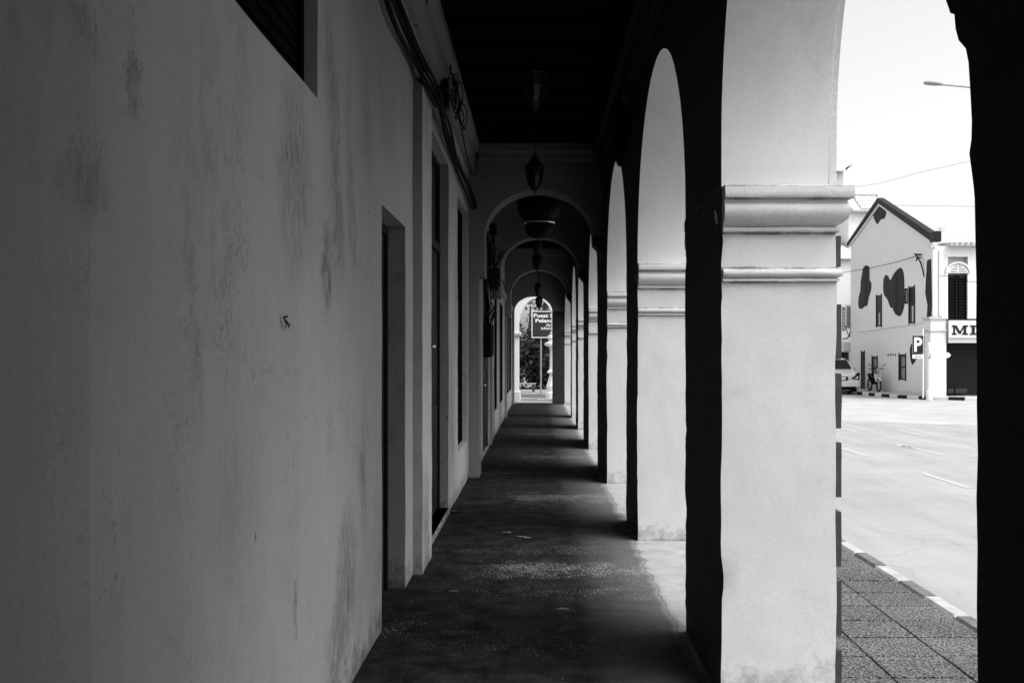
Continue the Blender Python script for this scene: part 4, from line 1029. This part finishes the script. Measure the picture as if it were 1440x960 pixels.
# ------------------------------------------------------------------ parked MPV (front view)
def car(loc):
    r = empty('parked_car', loc, 'white people carrier parked nose on beside the gabled shophouse', 'car')
    W2 = .83
    # lofted body: sections along y (0 = nose)
    secs = [(0, .30, .62, .80, .70), (.15, .22, .80, .86, .76), (.9, .20, 1.02, .98, .83), (1.0, .20, 1.05, 1.02, .83), (1.45, .20, 1.06, 1.48, .68), (2.3, .20, 1.06, 1.54, .68), (3.9, .22, 1.05, 1.50, .66), (4.3, .26, 1.0, 1.10, .80), (4.4, .34, .9, .95, .74)]
    bm = B(); rings = []
    for (y, zb, zm, zt_, wt) in secs:
        half = [(W2-.06, zb), (W2, zb+.12), (W2+.01, (zb+zm)/2), (W2-.02, zm), (wt, zt_-.05 if zt_ > zm+.1 else (zm+zt_)/2), (wt-.12, zt_)]
        if y == 0: half = [(h[0]*.90, h[1]) for h in half]
        ring = [bm.verts.new((a, y, z)) for a, z in half]+[bm.verts.new((-a, y, z)) for a, z in reversed(half)]; rings.append(ring)
    for i in range(len(rings)-1):
        n_ = len(rings[i])
        for k in range(n_): bm.faces.new([rings[i][k], rings[i][(k+1) % n_], rings[i+1][(k+1) % n_], rings[i+1][k]])
    bm.faces.new(rings[0]); bm.faces.new(rings[-1])
    obj('body', bm, M['carpaint'], r)
    # windscreen follows the slope between hood and roof
    bm = B(); q = [(-.72, 1.02, 1.07), (.72, 1.02, 1.07), (.60, 1.38, 1.42), (-.60, 1.38, 1.42)]
    v = [bm.verts.new((a, b_-.07, c+.02)) for a, b_, c in q]; w = [bm.verts.new((a, b_, c-.02)) for a, b_, c in q]
    bm.faces.new(v); bm.faces.new(w)
    for k in range(4): bm.faces.new([v[k], v[(k+1) % 4], w[(k+1) % 4], w[k]])
    obj('windscreen', bm, M['glassd'], r)
    for s_ in (-1, 1):
        bm = B(); prism(bm, [(1.40, 1.12), (2.3, 1.12), (2.3, 1.42), (1.7, 1.42)], s_*.70, s_*.80, 'x'); obj('side_window', bm, M['glassd'], r)
        bm = B(); prism(bm, [(2.4, 1.12), (3.8, 1.12), (3.7, 1.42), (2.4, 1.42)], s_*.70, s_*.80, 'x'); obj('side_window', bm, M['glassd'], r)
        bm = B(); prism(bm, [(s_*.42, .66), (s_*.76, .62), (s_*.80, .90), (s_*.74, .90)], -.035, .2, 'y'); o = obj('headlight', bm, M['iron'], r)
        obj('lens', prism(B(), [(s_*.56, .68), (s_*.70, .66), (s_*.72, .78)], -.045, -.036, 'y'), M['white'], o)
        obj('mirror', box(B(), *sorted((s_*.84, s_*1.0)), 1.2, 1.3, 1.02, 1.18, .03), M['carpaint'], r)
        for yy in (.78, 3.5):
            bm = B(); lathe(bm, [(.18, -.1), (.30, -.1), (.32, -.06), (.32, .06), (.30, .1), (.18, .1)], 20)
            bmesh.ops.rotate(bm, verts=bm.verts, cent=(0, 0, 0), matrix=Matrix.Rotation(R(90), 3, 'Y')); bmesh.ops.translate(bm, verts=bm.verts, vec=(s_*.74, yy, .32))
            o = obj('wheel', bm, M['rubber'], r)
            bm = B(); lathe(bm, [(.17, -.105), (.175, .105)], 12); bmesh.ops.rotate(bm, verts=bm.verts, cent=(0, 0, 0), matrix=Matrix.Rotation(R(90), 3, 'Y')); bmesh.ops.translate(bm, verts=bm.verts, vec=(s_*.74, yy, .32)); obj('rim', bm, M['steel'], o)
    obj('bumper', box(B(), -.78, .78, -.07, .12, .30, .56, .04), M['carpaint'], r)
    obj('intake', box(B(), -.6, .6, -.078, -.06, .20, .34, .01), M['rubber'], r)
    g_ = obj('grille', box(B(), -.26, .26, -.06, .02, .60, .74, .01), M['rubber'], r)
    obj('number_plate', box(B(), -.15, .15, -.072, -.061, .615, .725), M['white'], r)
    return r
car(Vector((at_front(1184, 0, 44.4)[0], 44.4, ZR))).scale = (1, 1, 1.08)

# ------------------------------------------------------------------ motorcycle against the gable wall
mc = empty('motorcycle', (15.25, 45.2, ZP), 'small motorcycle parked against the gable wall under a window', 'motorcycle')
def wheel(y, nm):
    bm = B(); pts = [(0, y+.27*math.cos(t), .29+.27*math.sin(t)) for t in [2*math.pi*i/18 for i in range(19)]]; tube(bm, pts, .035, 6, caps=False); o = obj('wheel', bm, M['rubber'], mc)
    bm = B()
    for k in range(8): a = math.pi*k/4; tube(bm, [(0, y, .29), (0, y+.25*math.cos(a), .29+.25*math.sin(a))], .008, 4)
    lathe(bm, [(.05, -.04), (.05, .04)], 8, (0, y, .29)); obj('spokes', bm, M['steel'], o)
wheel(-.6, 'f'); wheel(.6, 'r')
obj('body', tube(B(), [(0, -.42, .85), (0, -.25, .55), (0, .05, .42), (0, .4, .55), (0, .75, .70)], [.06, .11, .12, .10, .05], 8), M['rubber'], mc, smooth=True)
obj('seat', box(B(), -.13, .13, .0, .62, .72, .80, .03), M['rubber'], mc)
obj('front_shield', prism(B(), [(-.10, .45), (.10, .45), (.16, .80), (-.16, .80)], -.47, -.42, 'y'), M['white'], mc)
obj('fork', tube(B(), [(0, -.6, .29), (0, -.48, .70), (0, -.40, 1.0)], .03, 6), M['steel'], mc)
obj('handlebar', tube(B(), [(-.34, -.28, 1.02), (-.2, -.38, 1.02), (.2, -.38, 1.02), (.34, -.28, 1.02)], .018, 6), M['iron'], mc)
obj('headlight', lathe(B(), [(.02, 0), (.08, .03), (.08, .10), (.03, .12)], 10, (0, -.48, .92)), M['steel'], mc)
for s_ in (-1, 1): obj('mirror', tube(B(), [(s_*.22, -.36, 1.03), (s_*.30, -.38, 1.2), (s_*.36, -.38, 1.22)], [.008, .008, .04], 6), M['iron'], mc)
obj('stand', tube(B(), [(0, .15, .35), (-.22, .2, 0)], .015, 5), M['iron'], mc)
obj('fender', tube(B(), [(0, -.85, .50), (0, -.7, .62), (0, -.5, .60)], .05, 6), M['white'], mc)

# ------------------------------------------------------------------ houses farther down the street
hb = empty('tall_white_shophouse', (19, 62, -.05), 'tall white building with flat cornice rising behind the first capital', 'building')
HY = 60.
hx = at_front(1186, 0, HY)[0]; ztop_ = at_front(0, 232, HY)[1]
obj('wall', box(B(), 13.8, hx, HY, HY+12, -.2, ztop_-.45), M['palegrey'], hb, world=True)
cx2 = at_front(1197, 0, HY)[0]
obj('cornice', prism(B(), [(hx, ztop_-.42), (hx+.01, ztop_-.25), (cx2, ztop_-.05), (cx2, ztop_), (13.5, ztop_), (13.5, ztop_-.42)], HY-.4, HY+12, 'y'), M['white'], hb, world=True)
for fl in range(3):
    for k in range(3):
        a = 14.2+k*1.5; z = 1.2+fl*3.2; o = obj('window', box(B(), a, a+.8, HY-.04, HY-.002, z, z+1.6), M['frame'], hb, world=True); obj('sill', box(B(), a-.1, a+.9, HY-.14, HY-.045, z-.1, z-.01), M['white'], o, world=True)
tr = empty('tiled_roof_house', (19, 56, -.05), 'pale house with a fretted tile ridge behind the gable', 'building')
TY = 54.
rx0, rz1 = at_front(1196, 273, TY); rx1, rz0 = at_front(1246, 298, TY)
obj('wall', box(B(), at_front(1196, 0, TY)[0], rx1-.2, TY+.3, TY+5.9, -.2, rz0-.02), M['offwhite'], tr, world=True)
RXA = at_front(1200, 0, TY)[0]
obj('roof', prism(B(), [(TY, rz0), (TY, rz0+.12), (TY+1.5, rz1+.1), (TY+6, rz0+.1), (TY+6, rz0)], RXA, rx1, 'x'), M['palegrey'], tr, world=True)
obj('eaves_board', box(B(), at_front(1193, 0, TY)[0], rx1, TY-.12, TY-.005, rz0-.05, rz0+.05), M['grey'], tr, world=True)
bx0, bx1 = at_front(1211, 0, TY)[0], rx1-.02
obj('tile_bed', prism(B(), [(TY+.02, rz0+.13), (TY+1.48, rz1+.10), (TY+1.48, rz1+.13), (TY+.02, rz0+.16)], bx0, bx1, 'x'), M['grey'], tr, world=True)
tm = None; nt = 7
for j in range(nt):
    for i in range(int((bx1-bx0)/.125)):
        if tm is None:
            sl = math.atan2(rz1-rz0-.03, 1.46); b2 = B(); box(b2, -.045, .045, -.082, .082, .0, .03); bmesh.ops.rotate(b2, verts=b2.verts, cent=(0, 0, 0), matrix=Matrix.Rotation(sl, 3, 'X'))
            tm = o = obj('roof_tile', b2, M['white'], tr)
        else: o = tm.copy(); COL.objects.link(o)
        t = (j+.5)/nt; o.location = Vector((bx0+.07+i*.125+(.06 if j % 2 else 0), TY+.02+1.46*t, rz0+.16+(rz1-rz0-.03)*t+.004))-wloc(tr)
obj('ridge', box(B(), RXA, at_front(1247, 0, TY)[0], TY+1.40, TY+1.55, rz1+.10, rz1+.22, .03), M['grey'], tr, world=True)
# pale shop fronts down the lane: hanging signs and air conditioner
ls_ = empty('lane_shophouse', (15.9, 53, -.05), 'low white shophouse in the lane behind the parked car', 'building')
lx = at_front(1205.5, 0, 52.)[0]
obj('wall', box(B(), 13.9, lx, 52, 59.9, -.2, 6.6), M['offwhite'], ls_, world=True)
obj('roof', prism(B(), [(51.7, 6.6), (55.5, 7.9), (59.8, 6.6)], 13.8, lx+.1, 'x'), M['palegrey'], ls_, world=True)
obj('window', box(B(), 14.5, 15.1, 51.96, 51.998, .9, 2.4), M['black'], ls_, world=True)
obj('door', box(B(), 15.4, 16.2, 51.96, 51.998, -.05, 2.1), M['frame'], ls_, world=True)
hs = empty('hanging_sign', (16.0, 50.8, 3.0), 'grey framed signboard hanging over the lane above the parked car', 'sign')
s0, s1 = at_front(1190, 430, 50.8), at_front(1204, 461, 50.8)
obj('frame', box(B(), s0[0]-.03, s1[0]+.03, 50.79, 50.85, s1[1]-.05, s0[1]+.05), M['white'], hs, world=True)
obj('panel', box(B(), s0[0]+.03, s1[0]-.03, 50.77, 50.788, s1[1]+.03, s0[1]-.03), M['grey'], hs, world=True)
obj('bracket', tube(B(), [(s0[0], 50.85, s0[1]), (s0[0], 51.98, s0[1])], .025, 5), M['white'], hs, world=True)
v0, v1 = at_front(1184.5, 432, 49.5), at_front(1188.5, 465, 49.5)
vs_ = empty('vertical_banner', (v0[0], 49.5, v1[1]), 'narrow grey vertical banner with pale marks beside the quoins', 'sign')
obj('board', box(B(), v0[0], v1[0], 49.5, 49.54, v1[1], v0[1]), M['grey'], vs_, world=True)
for k in range(6): zz = v1[1]+.1+k*(v0[1]-v1[1]-.2)/6; obj('mark', box(B(), v0[0]+.03, v1[0]-.03, 49.49, 49.498, zz, zz+.10), M['white'], vs_, world=True)
obj('arm', tube(B(), [(v0[0], 49.55, v0[1]-.1), (v0[0]-.1, 52., v0[1]-.1)], .03, 5), M['white'], vs_, world=True)
a0, a1 = at_front(1184, 479, 50.5), at_front(1204, 495, 50.5)
ac = empty('lane_canopy', ((a0[0]+a1[0])/2, 50.5, a1[1]), 'white box canopy hung with loose wires above the parked car', 'canopy')
obj('housing', box(B(), a0[0], a1[0], 50.5, 51.99, a1[1], a0[1], .08), M['white'], ac, world=True)
obj('wire', cable([(a0[0]+.1, 50.45, a0[1]+.9), (a0[0]+.3, 50.4, a0[1]+.3), (a0[0]+.55, 50.4, a0[1]+.15), (a1[0], 50.42, a0[1]-.2), (a1[0]+.02, 50.45, a1[1]+.1)], .022, '', ''), M['rubber'], ac, world=True)
obj('wire', cable([(a0[0], 50.42, a0[1]+.1), (a0[0]+.3, 50.4, a0[1]+.18), (a0[0]+.45, 50.4, a0[1]+.7)], .03, '', ''), M['rubber'], ac, world=True)
for q in (1186, 1189.6): x_ = at_front(q, 0, 50.6)[0]; obj('post', tube(B(), [(x_, 50.6, a1[1]), (x_, 50.6, -.05)], .035, 6), M['iron'], ac, world=True)

# ------------------------------------------------------------------ wires across the street and the street lamp
def street_wire(pts, r, label, hue='rubber'):
    return tag(obj('overhead_wire', cable(pts, r, '', ''), M[hue], world=True, base=True), label, 'wire')
ws = at_side(1296, 358, GX)
i0 = empty('wall_insulator', (GX-.15, ws[0], ws[1]-.9), 'black insulator bracket where the overhead wires meet the gable wall', 'insulator')
obj('bracket', tube(B(), [(GX-.02, ws[0], ws[1]), (GX-.3, ws[0], ws[1]+.02)], .03, 6), M['iron'], i0, world=True)
obj('drop', cable([(GX-.25, ws[0], ws[1]), (GX-.12, ws[0]-.15, ws[1]-.3), (GX-.08, ws[0]-.3, ws[1]-.62), (GX-.06, ws[0]-.4, ws[1]-.9)], .03, '', ''), M['rubber'], i0, world=True)
def fr(px, py, D): q = at_front(px, py, D); return (q[0], D, q[1])
street_wire([fr(1150, 388, 52), fr(1200, 381, 48), fr(1250, 371, 44), fr(1296, 358, ws[0]-.1)], .014, 'thin wire rising across the gable wall to the insulator')
street_wire([(GX-.08, ws[0]-.4, ws[1]-.95), fr(1330, 388, 38.8), fr(1350, 394, 38.2), fr(1420, 402, 37)], .013, 'thin wire crossing the shuttered window on the right')
street_wire([fr(1150, 284, 70), fr(1235, 288, 60), fr(1300, 289.5, 55), fr(1420, 291, 50)], .014, 'faint level wire above the roofs', 'grey')
street_wire([fr(1150, 270, 70), fr(1235, 258, 62), fr(1296, 242, 56), fr(1420, 215, 50)], .012, 'faint wire slanting up across the sky', 'grey')
LD = 28.
lp = empty('street_lamp', (at_front(1440, 0, LD)[0], LD, ZR), 'tall street lamp with flat head on a long arm against the sky', 'street lamp')
lx0 = at_front(1440, 0, LD)[0]; hp = at_front(1327, 119.5, LD); he = at_front(1298.5, 117, LD); am = at_front(1363, 123, LD)
obj('pole', tube(B(), [(lx0, LD, -.17), (lx0, LD, at_front(0, 150, LD)[1])], [.11, .06], 10), M['grey'], lp, world=True)
obj('arm', cable([(hp[0], LD, hp[1]), (am[0], LD, am[1]), (lx0-.4, LD, at_front(0, 130, LD)[1]), (lx0, LD, at_front(0, 152, LD)[1])], .024, '', ''), M['grey'], lp, world=True)
bm = B(); L = hp[0]-he[0]
prof = [(0, .012, .02), (.06, .06, .05), (.25, .11, .07), (.6, .12, .065), (.85, .08, .05), (1, .04, .035)]
rings = []
for t, w_, h_ in prof:
    rings.append([bm.verts.new((he[0]+L*t, LD+w_*math.cos(a), he[1]+(hp[1]-he[1])*t+h_*math.sin(a)*(1 if math.sin(a) > 0 else .6))) for a in [2*math.pi*k/10 for k in range(10)]])
for i in range(len(rings)-1):
    for k in range(10): bm.faces.new([rings[i][k], rings[i][(k+1) % 10], rings[i+1][(k+1) % 10], rings[i+1][k]])
bm.faces.new(rings[0]); bm.faces.new(rings[-1]); obj('lamp_head', bm, M['grey'], lp, world=True, smooth=True)

# ------------------------------------------------------------------ beyond the far end of the walkway
bm = B(); box(bm, -12, 2.6, 33.31, 36.9, -.21, -.048); tag(obj('end_pavement', bm, M['ground'], world=True, base=True), kind='structure')
ek = empty('end_kerb', (0, 36.98, -.17), kind='structure')
for k in range(16):
    x = -5.0+k*.62
    obj('kerb_stone', box(B(), x+.003, x+.617, 36.91, 37.06, -.2, -.04, .012), M['black'] if k in (7, 9, 11, 5, 3, 1) else M['white'], ek, world=True)
bm = B(); box(bm, -60, 2.76, 37.08, 41.5, -.212, -.1745); tag(obj('side_street', bm, M['road'], world=True, base=True), kind='structure')
bm = B(); box(bm, -60, 2.76, 41.52, 47, -.212, -.03); tag(obj('park_path', bm, M['ground'], world=True, base=True), kind='structure')
# tourist sign
TD = 41.8
b0, b1 = at_front(747.6, 437.3, TD), at_front(777, 475, TD)
bw_, bh_ = 2.35, b0[1]-b1[1]
ts = empty('tourist_sign', (b0[0]+bw_/2, TD, -.03), 'dark direction board with white lettering on poles at the corridor end', 'sign')
obj('board', box(B(), b0[0], b0[0]+bw_, TD-.015, TD+.015, b1[1], b0[1]), M['signboard'], ts, world=True)
bm = B(); e = .035
box(bm, b0[0], b0[0]+bw_, TD-.022, TD-.0155, b0[1]-e, b0[1]); box(bm, b0[0], b0[0]+bw_, TD-.022, TD-.0155, b1[1], b1[1]+e); box(bm, b0[0], b0[0]+e, TD-.0215, TD-.0155, b1[1]+e, b0[1]-e); box(bm, b0[0]+bw_-e, b0[0]+bw_, TD-.0215, TD-.0155, b1[1]+e, b0[1]-e)
obj('border', bm, M['white'], ts, world=True)
tl = wloc(ts)
def tsline(full, part, x0, y0, x1, y1, w):
    textfit(full, part, M['white'], ts, at_front(x0, y1, TD), at_front(x1, y0, TD), TD-.024, w)
tsline('Pusat Maklumat', 'Pusat', 750.3, 440.9, 771, 446.3, .03); tsline('Pelancongan', 'Pelanc', 753.0, 448.0, 777.2, 453.3, .03)
tsline('(Ipoh', '(Ipo', 768.0, 455.2, 778.2, 459.2, .02); tsline('information)', 'inform', 761.0, 459.7, 777.5, 463.4, .02)
aw_ = at_front(773, 468, TD)
obj('arrow', prism(B(), [(aw_[0], aw_[1]), (aw_[0]+.13, aw_[1]+.09), (aw_[0]+.10, aw_[1]+.03), (aw_[0]+.9, aw_[1]+.03), (aw_[0]+.9, aw_[1]-.03), (aw_[0]+.10, aw_[1]-.03), (aw_[0]+.13, aw_[1]-.09)], TD-.028, TD-.024, 'y'), M['white'], ts, world=True)
for q in (at_front(760.6, 0, TD)[0], b0[0]+bw_-.5): obj('pole', tube(B(), [(q, TD+.06, -.1), (q, TD+.06, b0[1]-.1)], .035, 8), M['grey'], ts, world=True)
# ornate white lamp post
OD = 40.6
ox = at_front(778.5, 0, OD)[0]
ol = empty('ornate_lamp_post', (ox, OD, -.17), 'fluted white cast lamp post half hidden behind the end wall', 'street lamp')
obj('base', lathe(B(), [(.34, 0), (.34, .22), (.28, .30), (.30, .50), (.22, .75), (.17, .95), (.16, 1.0)], 12, (ox, OD, -.17)), M['white'], ol, world=True)
obj('shaft', lathe(B(), [(.17, 1.0), (.26, 1.04), (.27, 1.10), (.19, 1.16), (.165, 1.3), (.15, 2.0), (.18, 2.05), (.18, 2.10)], 12, (ox, OD, -.17)), M['white'], ol, world=True)
obj('collar', lathe(B(), [(.20, 2.11), (.36, 2.16), (.37, 2.26), (.22, 2.32), (.20, 2.42), (.26, 2.46), (.24, 2.55), (.12, 2.6)], 12, (ox, OD, -.17)), M['white'], ol, world=True)
obj('upper_shaft', lathe(B(), [(.10, 2.6), (.08, 4.2), (.12, 4.25), (.12, 4.3)], 12, (ox, OD, -.17)), M['white'], ol, world=True)
obj('globe', lathe(B(), [(.08, 4.31), (.20, 4.40), (.24, 4.55), (.20, 4.70), (.06, 4.80)], 14, (ox, OD, -.17)), M['white'], ol, world=True, smooth=True)
# bench
BD = 44.
u0, u1 = at_front(731, 541, BD), at_front(754, 543, BD)
bn = empty('park_bench', ((u0[0]+u1[0])/2-.3, BD, -.03), 'plain grey bench beyond the side street in front of the hedge', 'bench')
obj('seat', box(B(), u0[0]-.9, u1[0], BD-.2, BD+.2, .30, .36, .01), M['grey'], bn, world=True)
for q in (u1[0]-.12, u0[0]-.6): obj('leg', box(B(), q-.06, q+.06, BD-.15, BD+.15, -.03, .298, .01), M['frame'], bn, world=True)
# trees and hedge
def crown(bm, c, rx, ry, rz, n, size, rnd, clumps=14):
    cs = []
    for _ in range(clumps):
        while True:
            p = Vector((rnd.uniform(-1, 1), rnd.uniform(-1, 1), rnd.uniform(-1, 1)))
            if p.length < 1: break
        cs.append((Vector((c[0]+p.x*rx*.75, c[1]+p.y*ry*.75, c[2]+p.z*rz*.75)), rnd.uniform(.25, .5)))
    for _ in range(n):
        cc_, rr_ = rnd.choice(cs)
        p = cc_+Vector((rnd.gauss(0, .5)*rx*rr_, rnd.gauss(0, .5)*ry*rr_, rnd.gauss(0, .5)*rz*rr_))
        a = Vector((rnd.uniform(-1, 1), rnd.uniform(-1, 1), rnd.uniform(-.6, .6))).normalized(); b_ = a.cross(Vector((rnd.uniform(-1, 1), rnd.uniform(-1, 1), rnd.uniform(-1, 1)))).normalized()
        s_ = size*rnd.uniform(.6, 1.4)
        vs = [bm.verts.new(p+a*s_), bm.verts.new(p+b_*s_*.45), bm.verts.new(p-a*s_), bm.verts.new(p-b_*s_*.45)]; bm.faces.new(vs)
def tree(x, y, h, rx, rz, label, mat, seed, cz=None, n=2600, size=.13):
    rnd = random.Random(seed); r = empty('tree', (x, y, -.1), label, 'tree', 'trees beyond the end of the walkway')
    bm = B(); top = h*.6; tube(bm, [(0, 0, -.1), (.05, 0, h*.2), (-.05, .05, h*.4), (0, 0, top)], [.2, .16, .12, .06], 8)
    for k in range(7):
        a = rnd.uniform(0, 6.28); z = h*rnd.uniform(.25, .55); l = rx*rnd.uniform(.6, .95)
        tube(bm, [(0, 0, z), (l*.5*math.cos(a), l*.5*math.sin(a), z+h*.12), (l*math.cos(a), l*math.sin(a), z+h*.22)], [.07, .045, .015], 5)
    obj('trunk', bm, M['bark'], r)
    bm = B(); crown(bm, (0, 0, cz or h-rz), rx, rx, rz, n, size, rnd); obj('crown', bm, mat, r, recalc=False)
tree(-2.6, 51, 4.3, 2.3, 2.0, 'dense dark tree left of the tourist sign, low crown', M['leaf'], 1, cz=2.2, n=5000)
tree(.6, 53, 4.2, 2.4, 2.1, 'dense dark tree right behind the tourist sign', M['leaf'], 2, cz=2.1, n=5000)
tree(3.6, 52, 4.6, 2.2, 2.2, 'dense dark tree hidden behind the right jamb of the end arch', M['leaf'], 3, cz=2.4, n=4000)
tree(-.5, 63, 8.0, 3.6, 1.5, 'taller airy tree whose pale boughs fill the top of the end arch', M['leafpale'], 4, cz=5.6, n=2200, size=.16)
tree(-7, 60, 7.5, 3.5, 2.6, 'broad tree farther left behind the park', M['leaf'], 5, n=3000, size=.16)
rnd = random.Random(9); bm = B()
for k in range(16): crown(bm, (-8+k*1.05, 55+rnd.uniform(-.5, .5), 1.3), 1.1, .8, 1.8, 1900, .13, rnd, 14)
hd = obj('hedge', bm, M['leaf'], recalc=False); tag(hd, 'dark unclipped hedge closing the view behind the bench', 'hedge', kind='stuff')
